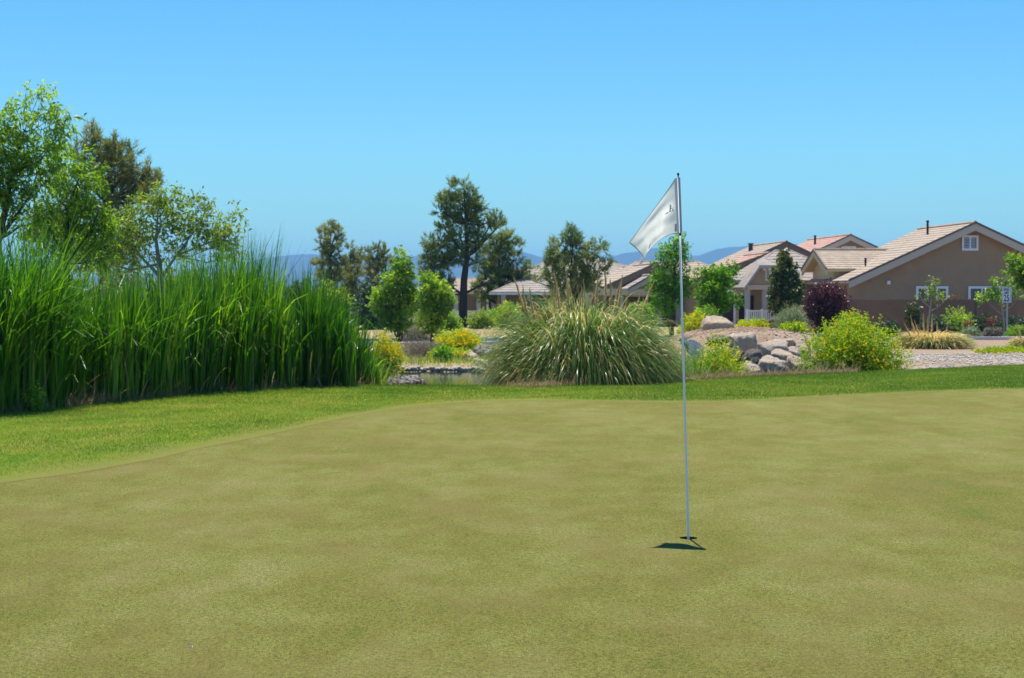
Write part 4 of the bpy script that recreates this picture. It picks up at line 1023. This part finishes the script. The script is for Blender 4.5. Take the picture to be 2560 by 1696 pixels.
pine('rounder dark pine standing just right of the tall centre pine', 1252, 800, 97.0,
     [[(1254,815,0.22),(1254,760,0.2),(1250,690,0.13),(1245,620,0.04)]],
     [(1270,595,16,16),(1250,605,28,20),(1230,630,28,24),(1265,635,28,26),(1285,650,20,24),(1290,615,10,14),(1240,665,36,26),(1275,690,28,24),(1225,700,36,24),(1250,725,34,18),(1205,725,26,16),(1295,705,14,16),(1320,672,12,10),(1305,690,16,14),(1220,745,30,16),(1265,750,30,16),(1215,675,26,20)], n=1250, W=0.05)
pine('small olive pine with a round top above the dark cattails', 825, 800, 104.0,
     [[(826,830,0.18),(826,720,0.14),(826,640,0.08),(826,580,0.03)]],
     [(825,573,20,14),(838,585,18,18),(812,590,18,18),(830,612,28,20),(806,620,16,14),(800,604,8,10),(850,600,8,12),(825,640,28,22),(805,665,24,24),(845,665,28,24),(825,700,46,24),(825,740,50,24)], mat='pine_olive', n=700, W=0.055)
pine('middle one of the small olive pines left of the young green tree', 880, 800, 108.0,
     [[(880,830,0.15),(880,720,0.12),(876,640,0.04)]],
     [(876,624,10,12),(893,640,14,14),(865,650,16,18),(885,660,22,18),(902,650,7,10),(880,690,32,22),(880,730,40,24)], mat='pine_olive', n=420, W=0.055)
pine('olive-brown pine directly behind the young green tree', 945, 800, 106.0,
     [[(945,830,0.15),(945,720,0.12),(943,640,0.04)]],
     [(944,618,7,12),(928,630,10,14),(962,632,12,16),(940,645,24,16),(985,640,8,12),(965,665,26,20),(925,670,22,22),(945,700,40,24),(945,740,46,26)], mat='pine_olive', n=560, W=0.055)
pine('multi-stemmed open pine behind the left half of the pampas grass', 1432, 800, 80.0,
     [[(1432,825,0.15),(1430,770,0.13),(1428,700,0.09),(1430,630,0.03)],[(1431,760,0.09),(1460,710,0.06),(1485,650,0.02)],[(1430,760,0.08),(1395,710,0.05),(1385,660,0.02)]],
     [(1430,585,16,14),(1425,605,22,16),(1440,615,18,16),(1384,618,10,14),(1395,640,24,20),(1380,655,14,12),(1430,645,22,18),(1408,615,10,12),(1475,630,18,14),(1497,612,10,10),(1505,625,10,8),(1465,650,22,18),(1410,675,30,20),(1450,685,24,20),(1360,665,12,10),(1350,690,12,8),(1385,695,24,16),(1480,690,20,18),(1505,680,10,10),(1520,650,8,10),(1515,665,10,12),(1440,715,34,18),(1400,725,26,16),(1480,720,20,16),(1340,705,10,8)], n=820, W=0.045)
def broad(name, label, group, u, Y, trunk_px, spec, mat, bark='bark', n=500, per=9, L=0.12, W=0.07, tl=0.28, twigs=30, lr=0.025, **kw):
    b = base_at(u, Y); tr = [path_px(p, Y, b) for p in trunk_px]
    tr[0][0] = ((tr[0][0][0][0], 0, -0.1), tr[0][0][1])
    bl = [((c[0]+random.uniform(-.12,.12)*r[0]*2, c[1], c[2]), tuple(q*random.uniform(0.72,1.0) for q in r)) for c, r in pblobs(spec, Y, b)]
    return tree(name, label, 'tree', group, b, tr, bl, 'leaf', mat, bark, n, per, L, W, tl, twigs, lr, **kw)
GY_ = 'young trees in the garden'
broad('young_tree', 'light green young tree right of the cattails, left of the tall pine', GY_, 995, 56.0, [[(995,860,0.07),(998,780,0.06),(1000,700,0.045),(1005,640,0.012)]],
      [(1005,640,12,18),(1005,672,20,18),(990,700,28,20),(1020,700,20,20),(965,735,24,20),(1000,740,32,24),(1025,735,20,22),(955,765,20,20),(990,780,34,22),(970,800,24,20),(1010,800,24,28),(940,745,10,10),(1030,760,14,20)], 'young', n=900, L=0.125, W=0.068)
broad('young_tree', 'smaller low-branched green tree beside the light green young tree', GY_, 1080, 54.0, [[(1080,855,0.06),(1080,800,0.05),(1080,740,0.03),(1082,700,0.01)]],
      [(1075,700,16,14),(1090,720,24,16),(1110,735,16,14),(1075,745,26,18),(1085,770,30,20),(1072,800,26,22),(1100,790,18,18),(1085,820,20,16),(1120,760,14,8)], 'young', n=520, L=0.12, W=0.065)
broad('poplar_tree', 'upright bright green poplar directly behind the flag pole', GY_, 1680, 62.0, [[(1680,830,0.08),(1682,740,0.06),(1690,640,0.02)]],
      [(1700,600,12,14),(1690,620,20,18),(1665,630,16,16),(1712,625,10,16),(1690,650,30,22),(1655,655,18,16),(1685,685,36,22),(1650,700,22,18),(1690,720,34,22),(1655,735,30,22),(1700,745,18,18),(1640,715,18,16),(1720,700,12,10),(1670,765,34,18)], 'poplar', n=950, L=0.10, W=0.055)
broad('young_tree', 'vivid green spreading young tree in front of the clipped porch gable', GY_, 1793, 58.0, [[(1788,825,0.06),(1790,780,0.05),(1792,740,0.04),(1795,690,0.015)],[(1790,770,0.03),(1760,730,0.02),(1752,690,0.008)]],
      [(1795,680,18,12),(1830,670,10,10),(1755,685,10,12),(1775,690,16,14),(1800,700,30,14),(1825,692,14,10),(1785,720,32,16),(1820,715,16,12),(1765,740,20,14),(1800,745,30,16),(1785,765,30,14),(1830,760,14,8),(1848,752,8,6),(1755,765,14,10)], 'poplar', n=640, L=0.12, W=0.065)
broad('magnolia_tree', 'dark glossy conical magnolia beside the clipped porch gable', GY_, 1960, 70.0, [[(1962,845,0.08),(1962,780,0.06),(1962,640,0.015)]],
      [(1963,635,6,10),(1960,655,13,12),(1955,675,16,14),(1975,670,12,12),(1945,690,14,14),(1965,700,24,16),(1985,695,12,12),(1940,715,16,14),(1970,725,26,16),(1990,720,12,14),(1950,745,28,16),(1985,745,14,16),(1930,740,8,12),(1965,770,32,16),(1940,768,16,14)], 'magnolia', n=900, L=0.17, W=0.09)
broad('sapling', 'thin pale-stemmed sapling with sparse leaves before the block wall', GY_, 2326, 71.0, [[(2318,830,0.05),(2324,780,0.04),(2330,740,0.03),(2333,690,0.008)],[(2324,780,0.025),(2345,768,0.018),(2362,752,0.006)],[(2326,770,0.02),(2308,755,0.015),(2300,740,0.005)]],
      [(2333,700,8,10),(2340,715,12,10),(2322,728,14,8),(2345,735,12,10),(2305,745,10,6),(2358,752,8,6),(2335,750,12,8)], 'mesquite', 'bark_pale', n=55, per=6, L=0.13, W=0.07)
broad('sapling', 'leafy pale sapling standing left of the speed sign', GY_, 2500, 72.0, [[(2512,830,0.05),(2508,790,0.04),(2500,740,0.03),(2490,690,0.008)],[(2508,790,0.025),(2485,770,0.018),(2468,755,0.006)],[(2506,780,0.02),(2530,765,0.015),(2545,745,0.005)]],
      [(2480,705,12,10),(2495,722,14,12),(2470,738,18,10),(2500,745,14,10),(2452,745,14,8),(2530,720,10,14),(2540,745,10,10),(2515,700,10,10)], 'young', 'bark_pale', n=130, per=7, L=0.13, W=0.08)
broad('garden_tree', 'bright green tree entering at the right edge above the sign', GY_, 2590, 60.0, [[(2590,840,0.08),(2585,760,0.06),(2580,680,0.02)],[(2585,740,0.03),(2550,700,0.015),(2530,650,0.006)]],
      [(2532,645,8,8),(2540,665,14,12),(2525,680,8,8),(2552,685,16,16),(2580,650,24,20),(2590,690,30,22),(2545,705,14,10),(2600,720,34,22)], 'young', n=520, L=0.14, W=0.08)

# ---------------------------------------------------------------- shrubs and small planting
GB = 'yellow-flowered shrubs'
shrub('flowering_shrub', 'largest yellow-flowered green bush at the lawn edge, right of the rocks', GB, 2008, 2278, 766, 32.5, 'lantana', 4200, 9, 0.052, 0.032, 0.20, ('yellow',561,0.030), nb=26, sink=0.15, tint_hi=0.88)
shrub('flowering_shrub', 'yellow-flowered bush at the lawn edge, just right of the flag pole', GB, 1722, 1915, 856, 29.5, 'lantana', 2200, 9, 0.048, 0.029, 0.18, ('yellow',420,0.030), nb=18, skew=0.55)
shrub('flowering_shrub', 'yellow bush at the waterline beside the dark cattails', GB, 905, 1010, 818, 37.9, 'lantana', 800, 8, 0.055, 0.035, 0.2, ('yellow',714,0.038), nb=12)
shrub('flowering_shrub', 'wide yellow bush on the far pond bank below the tall pine', GB, 1085, 1215, 822, 46.0, 'lantana', 900, 8, 0.07, 0.042, 0.22, ('yellow',510,0.043), nb=13, tint_lo=0.35)
shrub('flowering_shrub', 'low yellow bush in front of the wide yellow bush by the boulders', GB, 1070, 1170, 872, 41.0, 'lantana', 420, 8, 0.06, 0.036, 0.16, ('yellow',340,0.041), nb=9, tint_lo=0.3)
shrub('flowering_shrub', 'yellow-green bush behind the mound, left of the top boulder', GB, 1695, 1775, 770, 52.0, 'lantana', 480, 8, 0.075, 0.045, 0.2, ('yellow',204,0.043), nb=9, tint_lo=0.2)
shrub('flowering_shrub', 'low yellow bush behind the mound, right of the top boulder', GB, 1830, 1925, 798, 50.0, 'lantana', 460, 8, 0.07, 0.04, 0.2, ('yellow',306,0.041), nb=9, tint_lo=0.2)
shrub('flowering_shrub', 'low yellow ground shrub under the right edge pampas clump', GB, 2425, 2600, 872, 45.0, 'lantana', 640, 8, 0.06, 0.036, 0.15, ('yellow',120,0.035), nb=14)
shrub('flowering_shrub', 'orange-tipped bush behind the largest yellow bush by the wall', GB, 2085, 2165, 770, 56.0, 'lantana', 330, 8, 0.075, 0.045, 0.2, ('rust',120,0.04), nb=8, tint_lo=0.2)
GS = 'garden shrubs'
shrub('sage_bush', 'round grey-green bush behind the mound', GS, 1932, 2024, 754, 54.0, 'sage', 1300, 8, 0.10, 0.018, 0.25, nb=12, up=1.3)
shrub('small_shrub', 'small leafy shrub with dark foot on the bare earth mound', GS, 1950, 2006, 812, 45.5, 'lantana', 190, 8, 0.075, 0.045, 0.2, nb=6, bark='bark_dark')
shrub('plum_bush', 'dark purple-leaved bush at the left end of the block wall', GS, 2008, 2128, 690, 73.0, 'plum', 1300, 8, 0.13, 0.075, 0.32, nb=15, up=1.2)
shrub('green_shrub', 'green shrub low behind the tall pine trunk by the white fence', GS, 1220, 1300, 760, 90.0, 'poplar', 380, 8, 0.12, 0.07, 0.3, nb=8)
shrub('green_shrub', 'yellow-green shrub low under the poplar behind the flag pole', GS, 1735, 1800, 762, 55.0, 'young', 380, 8, 0.09, 0.05, 0.25, nb=8)
shrub('green_shrub', 'dark green tuft at the water by the low yellow bush', GS, 1082, 1135, 868, 40.2, 'poplar', 260, 8, 0.06, 0.03, 0.18, nb=6)
shrub('dry_bush', 'grey leafless bush on the kerb beyond the pond', GS, 985, 1078, 832, 60.0, 'drytwig', 900, 8, 0.10, 0.012, 0.28, nb=9, up=0.9)
shrub('dry_bush', 'wispy grey-brown bush on the far pond bank', GS, 995, 1100, 862, 41.5, 'drytwig', 900, 8, 0.09, 0.008, 0.25, nb=9, up=1.1)
shrub('dry_bush', 'pale dry shrub on the slope below the light green young tree', GS, 985, 1090, 780, 70.0, 'sage', 420, 8, 0.09, 0.02, 0.25, nb=8, up=0.9, tint_lo=0.3)
for k, (u0,u1,vt,Y,lab) in enumerate([(2290,2365,792,72,'leftmost part of dark grey-green hedge below the bare sapling'),(2345,2430,790,73,'middle bush of the dark hedge before the block wall'),(2415,2500,788,73,'hedge bush just left of the speed sign post'),(2490,2580,792,73,'hedge bush behind and right of the speed sign post')]):
    shrub('hedge_bush', lab, 'hedge before the block wall', u0, u1, vt, Y, 'hedge', 620, 8, 0.10, 0.05, 0.22, nb=9)
for k, (u0,u1,vt,Y,mat,lab) in enumerate([(2398,2452,822,66,'sage','small round olive shrub before the hedge, left of its grey twin'),(2456,2504,824,66,'drytwig','small grey-brown round shrub left of the sign post'),(2512,2570,818,66,'young','small green round shrub right of the sign post'),(2205,2256,800,64,'hedge','dark low shrub right of the largest yellow bush')]):
    shrub('small_shrub', lab, 'small shrubs by the kerb', u0, u1, vt, Y, mat, 420, 8, 0.08, 0.035, 0.18, nb=8)
shrub('photinia_bush', 'red-tipped bush between the two white windows', GS, 2376, 2416, 718, 76.5, 'rust', 260, 8, 0.12, 0.06, 0.25, nb=6)
shrub('small_shrub', 'narrow green shrub against the block wall, left of the bare sapling', GS, 2268, 2298, 742, 73.5, 'magnolia', 180, 8, 0.12, 0.06, 0.25, nb=6)
shrub('small_shrub', 'lime green feathery shrub against the block wall', GS, 2362, 2430, 756, 72.0, 'young', 170, 8, 0.12, 0.05, 0.3, nb=6, tint_lo=0.4)
def red_yucca(u0, u1, vt, Y, n, label):
    b = base_at((u0+u1)/2, Y); root = tag(empty('red_yucca', b), label, 'plant', 'red yuccas')
    m = 120; az = RNG.uniform(0,6.28,m)
    blades('leaves', np.zeros((m,3)), az, RNG.uniform(0.1,0.8,m), RNG.uniform(0.1,0.7,m), RNG.uniform(0.4,0.8,m), np.full(m,0.02), RNG.random(m)*0.6, M['hedge'], root, 4)
    for k in range(n):
        u = u0+(u1-u0)*(k+0.5)/n; tip = at(u, vt+random.uniform(0,8), Y)-b
        MB().tube([(0,0,0),(tip.x*0.6,0,tip.z*0.6),tip], [0.012,0.01,0.006], 4).build('flower_stalk', M['redstalk'], root)
        q = 26; P = np.array(tip)*RNG.uniform(0.6,1.0,(q,1)); leaves('flowers', P, norm(unit(q)+np.array([0,0,-.2])), np.full(q,0.08), np.full(q,0.045), RNG.random(q), M['redflower'], root)
M['redstalk'] = plain('red_stalk', (0.32,0.10,0.09), 0.8, 0.2, 0.2)
red_yucca(2408,2430,795,69,3,'red-flowered stalks before the hedge, left of the round olive shrub')
red_yucca(2462,2492,790,69,4,'red-flowered stalks behind the grey-brown round shrub')

GR = 'bushes behind the reeds'
for (u0,u1,vt,Y,mat,lab) in [(-60,90,628,40,'willow','leafy bush low behind the tall arching reeds'),(70,230,610,44,'mesquite','olive bush under the shorter bright tree'),(215,400,630,46,'sage','greyish twiggy bush under the dark left pine'),
        (380,520,640,44,'mesquite','light bush under the sparse light green tree'),(500,640,668,46,'willow','bush closing the gap behind the tallest cattails'),
        (690,800,690,92,'hedge','dark olive bush behind the cattails, left of the small round-topped pine'),(790,900,700,88,'mesquite','olive bush behind the cattails under the small pines'),(880,985,705,84,'hedge','dark bush just left of the light green young tree')]:
    shrub('background_bush', lab, GR, u0, u1, vt, Y, mat, 620, 8, 0.0032*Y, 0.0015*Y, 0.3, nb=13)
for (u0,u1,vt,Y,mat,lab) in [(1015,1075,752,93,'hedge','dark shrub before the white fence, left of the tall pine trunk'),(1100,1150,776,80,'young','low light green shrub left of the tall pine trunk'),(1170,1235,770,86,'mesquite','olive shrub low right of the tall pine trunk'),
        (1300,1360,742,92,'hedge','dark rounded shrub under the grey hip roof'),(1355,1420,748,88,'mesquite','olive shrub at the foot of the multi-stemmed pine'),(1470,1560,752,88,'hedge','dark shrub behind the plumes under the pinkish roof'),(1560,1650,742,90,'poplar','green shrub below the bracketed porch gable'),(1240,1300,752,84,'lantana','yellowish shrub between second pine and the pampas grass')]:
    shrub('background_shrub', lab, 'shrubs before the houses', u0, u1, vt, Y, mat, 420, 8, 0.0028*Y*0.5, 0.0014*Y*0.5, 0.3, nb=10)
# far-off tree line closing the view behind the houses and reeds
def bank_grass(name, label, n, ux, Yx, hh, mat, seed):
    rng = np.random.default_rng(seed); Y = rng.uniform(*Yx, n); u = rng.uniform(*ux, n); x = (u-CX)/F*Y
    z = height(x,Y); k = z > WATER_Z-0.02; x, Y, z = x[k], Y[k], z[k]; m = len(x)
    o = blades(name, np.stack([x,Y,z-0.01],-1), rng.uniform(0,6.28,m), rng.uniform(0.05,0.6,m), rng.uniform(0.1,1.0,m), rng.uniform(*hh,m), np.full(m,0.014), rng.random(m), M[mat], None, 3)
    tag(o, label, 'grass', kind='stuff')
bank_grass('bank_grass', 'thin dry grass on the far bank of the pond', 1800, (960,1240), (38.8,52), (0.10,0.32), 'reed_dry', 21)
bank_grass('bank_weeds', 'low green weeds on the far bank of the pond', 3600, (960,1240), (38.6,50), (0.08,0.25), 'young', 22)
bank_grass('roadside_grass', 'thin pale grass between the road and the brick wall', 5000, (930,1260), (62,97), (0.06,0.2), 'reed_dry', 23)

# ---------------------------------------------------------------- flagstick, hole and small things on the green
def hole_cup():
    root = tag(empty('golf_hole', (HOLE.x,HOLE.y,0)), 'round golf hole cut in the putting green at the foot of the flagstick', 'golf hole')
    n = 40; V = []; Fc = []
    for r, z in ((0.054,0.004),(0.0542,-0.025),(0.0525,-0.0252),(0.0525,-0.17)):
        for k in range(n): V.append((r*math.cos(2*math.pi*k/n), r*math.sin(2*math.pi*k/n), z))
    s1 = [(k,(k+1)%n,n+(k+1)%n,n+k) for k in range(n)]
    mesh_np('soil_rim', V[:2*n], s1, M['soil'], root, smooth=True)
    MB().add(V[2*n:], [(k,(k+1)%n,n+(k+1)%n,n+k) for k in range(n)] + [tuple(range(2*n-1,n-1,-1))]).build('cup', M['cup'], root, smooth=False)
M['soil'] = plain('hole_soil', (0.12,0.06,0.02), 0.95, 0.05, 0.4, 60, 0.6)
M['cup'] = plain('cup_liner', (0.45,0.45,0.43), 0.6, 0.3, 0.1)
hole_cup()

def flagstick():
    Y0 = HOLE.y
    root = tag(empty('flagstick', (HOLE.x, HOLE.y, 0)), 'white golf flagstick with limp white flag standing in the hole', 'flagstick')
    o = Vector((HOLE.x, HOLE.y, 0))
    def Z(x, y): return at(1540+x*0.22967, 400+y*0.22967, Y0) - o          # point of the flag plane from close-up coordinates
    top = at(1695.5, 441, Y0) - o; bot = Vector((0,0,-0.14))
    MB().tube([bot, Vector((0,0,0)), Vector((0,0,0)).lerp(top,0.5), top], [0.0078,0.0078,0.0071,0.0062], 14).build('pole', M['pole_paint'], root, smooth=True)
    k1 = at(1695.2, 434.5, Y0) - o
    dirv = (top-Vector((0,0,0))).normalized()
    ks = [(0,0.0035),(0.004,0.0045),(0.007,0.0065),(0.012,0.0072),(0.017,0.0066),(0.0205,0.004),(0.022,0.001)]
    MB().tube([top+dirv*a for a,_ in ks], [r for _,r in ks], 14).build('finial', M['black_plastic'], root, smooth=True)
    # flag cloth: Coons patch between four boundary curves given in the flag plane, with depth for the folds
    def curve(pts, n):
        pts = np.array(pts, float); d = np.r_[0, np.cumsum(np.linalg.norm(np.diff(pts[:,:2],axis=0),axis=1))]; d /= d[-1]
        t = np.linspace(0,1,n); c = np.stack([np.interp(t,d,pts[:,k]) for k in range(pts.shape[1])],-1)
        for _ in range(3): c[1:-1] = 0.25*c[:-2]+0.5*c[1:-1]+0.25*c[2:]
        return c
    NU, NV = 49, 41                                                            # along the fly, down the hoist; third value is depth in mm towards the camera
    topc = curve([(642,203,0),(560,330,6),(440,500,4),(300,690,-8),(200,825,-6),(140,905,4)], NU)
    botc = curve([(690,797,0),(610,806,-80),(540,835,-150),(470,890,-160),(400,960,-150),(372,1000,-165),(345,1050,-150),(328,1092,-130)], NU)
    hoist = curve([(642,203,0),(655,420,0),(672,640,0),(690,797,0)], NV)
    fly = curve([(140,905,4),(205,950,-20),(265,1000,-60),(308,1045,-100),(328,1092,-130)], NV)
    S, Tt = np.meshgrid(np.linspace(0,1,NU), np.linspace(0,1,NV))
    C = (1-Tt)[...,None]*topc[None] + Tt[...,None]*botc[None] + (1-S)[...,None]*hoist[:,None] + S[...,None]*fly[:,None] \
        - ((1-S)*(1-Tt))[...,None]*topc[0] - (S*(1-Tt))[...,None]*topc[-1] - ((1-S)*Tt)[...,None]*botc[0] - (S*Tt)[...,None]*botc[-1]
    env = np.sin(np.pi*np.clip(S,0,1))**0.6*np.sin(np.pi*np.clip(Tt,0,1))**0.5
    fold = 16*np.sin(2*np.pi*(Tt*1.25 - S*0.55)+0.6) + 7*np.sin(2*np.pi*(Tt*2.6+S*0.9)+1.1) + 1.2*np.sin(2*np.pi*(S*4.5+Tt*3.1))*S + 0.9*np.sin(2*np.pi*(Tt*5-S*4))*Tt
    C[...,2] += env*fold
    V = [tuple(Z(c[0], c[1]) + Vector((0, -c[2]*0.001, 0))) for c in C.reshape(-1,3)]
    i = np.arange(NV-1)[:,None]; j = np.arange(NU-1)[None,:]
    Fc = np.stack([i*NU+j, i*NU+j+1, (i+1)*NU+j+1, (i+1)*NU+j], -1).reshape(-1,4)
    flag = mesh_np('flag', V, Fc, M['cloth'], root, smooth=True)
    flag['label'] = 'wrinkled white flag cloth hanging to the left'
    G = np.array(V).reshape(NV,NU,3)
    nrm = np.array([0,-1.0,0])
    def band(name, a, b, mat, off=0.0012):                                     # stitched hem along an edge of the cloth, on both faces
        n = len(a); vs = np.concatenate([a+nrm*off, b+nrm*off, b-nrm*off, a-nrm*off]); fs = []
        for k in range(n-1):
            for p in range(4):
                q = (p+1) % 4; fs.append((p*n+k, p*n+k+1, q*n+k+1, q*n+k))
        mesh_np(name, vs, fs, M[mat], flag, smooth=False)
    band('hem', G[0], G[1]*0.9+G[0]*0.1, 'hem'); band('hem', G[-1], G[-2]*0.55+G[-1]*0.45, 'hem'); band('hem', G[2:-1,-1], G[2:-1,-2]*0.8+G[2:-1,-1]*0.2, 'hem')
    # loose torn corner below the fly
    P = [Z(*p) for p in ((300,1052),(330,1092),(310,1118),(262,1160),(276,1112))]
    tip = MB().add([p+Vector((0,0.128,0)) for p in P] + [p+Vector((0,0.129,0)) for p in P], [(0,1,2,3,4),(9,8,7,6,5)]).build('loose_corner', M['cloth'], flag)
    # frayed threads
    MB().tube([Z(142,905),Z(118,940),Z(100,962),Z(78,978)], 0.0006, 4).build('thread', M['cloth'], flag)
    # sleeve round the pole
    for (xa, xb, ya, yb, mat, yo) in ((636,672,(200,197),(801,800),'sleeve',0.0),(670,699,(197,192),(800,797),'sleeve_shaded',0.0)):
        pass
    def tubeflat(name, x0t, x1t, x0b, x1b, yt0, yt1, yb0, yb1, mat, depth):
        n = 9; rows = []
        for (xa, xb, ya, yb) in ((x0t,x1t,yt0,yt1),(x0b,x1b,yb0,yb1)):
            ring = []
            for k in range(n*2):
                f = k/(n-1) if k < n else (2*n-1-k)/(n-1)
                sgn = -1 if k < n else 1
                p = Z(xa+(xb-xa)*f, ya+(yb-ya)*f); ring.append(p + Vector((0, sgn*(depth*math.sin(math.pi*f)+0.0012), 0)))
            rows.append(ring)
        N = 2*n; fs = [(k,(k+1)%N,N+(k+1)%N,N+k) for k in range(N)]
        return MB().add(rows[0]+rows[1], fs).build(name, M[mat], flag, smooth=True)
    tubeflat('sleeve', 634, 674, 664, 694, 205, 196, 801, 800, 'sleeve', 0.004)
    tubeflat('pole_tube', 668, 699, 688, 721, 196, 191, 800, 797, 'sleeve_shaded', 0.0095)
    MB().add([Z(640,697)+Vector((0,-0.004,0)),Z(657,696)+Vector((0,-0.004,0)),Z(660,781)+Vector((0,-0.004,0)),Z(638,783)+Vector((0,-0.004,0)),
              Z(640,697)+Vector((0,-0.002,0)),Z(657,696)+Vector((0,-0.002,0)),Z(660,781)+Vector((0,-0.002,0)),Z(638,783)+Vector((0,-0.002,0))],
             [(0,1,2,3),(7,6,5,4),(0,4,5,1),(1,5,6,2),(2,6,7,3),(3,7,4,0)]).build('maker_tab', M['hem'], flag)
    MB().tube([Z(698,797),Z(699,826)], 0.0082, 12).build('collar', M['black_plastic'], root, smooth=True)
    # printed letters: a serif A and the tail of the letter before it (seen from the back of the cloth)
    def depth_at(x, y):
        d = (C[...,0]-x)**2 + (C[...,1]-y)**2; k = np.unravel_index(np.argmin(d), d.shape); return C[k][2]
    def ink(name, polys):
        mb = MB()
        for poly in polys:
            vs = [Z(x,y)+Vector((0,-(depth_at(x,y)*0.001+0.0022),0)) for x,y in poly]; mb.add(vs, [tuple(range(len(vs)))])
        mb.build(name, M['ink'], flag)
    ink('letter_a', [[(589,486),(599,490),(601,556),(590,558)],[(597,486),(602,492),(629,548),(624,551)],[(598,523),(618,526),(619,531),(599,528)],[(582,559),(608,557),(609,562),(582,564)],[(615,551),(635,549),(636,555),(616,557)]])
    ink('letter_tail', [[(542,588),(556,580),(566,568),(573,560),(577,570),(568,580),(557,588)]])
    # small crease near the lower hem, its shade drawn as a dark sliver
    ink('crease_shade', [[(378,962),(382,940),(392,915),(402,895),(398,918),(388,945),(383,966)]])
flagstick()

def chip(label, u, v, s):
    p = onz(u, v, 0.004); mb = MB(); 
    mb.add([(-s,0,0),(s*.6,-s*.5,0),(s,s*.4,0),(-s*.2,s*.6,0),(-s*.7,0,s*.8),(s*.4,-s*.2,s*1.1),(s*.6,s*.3,s*.7),(-s*.2,s*.4,s*.9)],[(0,1,5,4),(1,2,6,5),(2,3,7,6),(3,0,4,7),(4,5,6,7),(0,3,2,1)])
    o = mb.build('broken_tee', M['white_paint'], None, p); tag(o, label, 'broken tee', 'bits on the grass')
chip('white broken tee chip on the putting green, lower left', 478, 1618, 0.008)
chip('white speck on the lawn at left below the reeds', 303, 1056, 0.014)

# ---------------------------------------------------------------- air
def haze():
    mb = MB().box(-9000, 9000, -4000, 9500, -8, 235); t = NT('haze_air')
    v = t.n('ShaderNodeVolumePrincipled'); v.inputs['Color'].default_value = (0.29,0.62,1.0,1); v.inputs['Density'].default_value = 1.75e-4; v.inputs['Anisotropy'].default_value = 0.0
    t.l(v.outputs[0], t.out.inputs['Volume'])
    tag(mb.build('haze', t.m), 'thin blue summer haze over the whole valley', 'haze', kind='stuff')
haze()
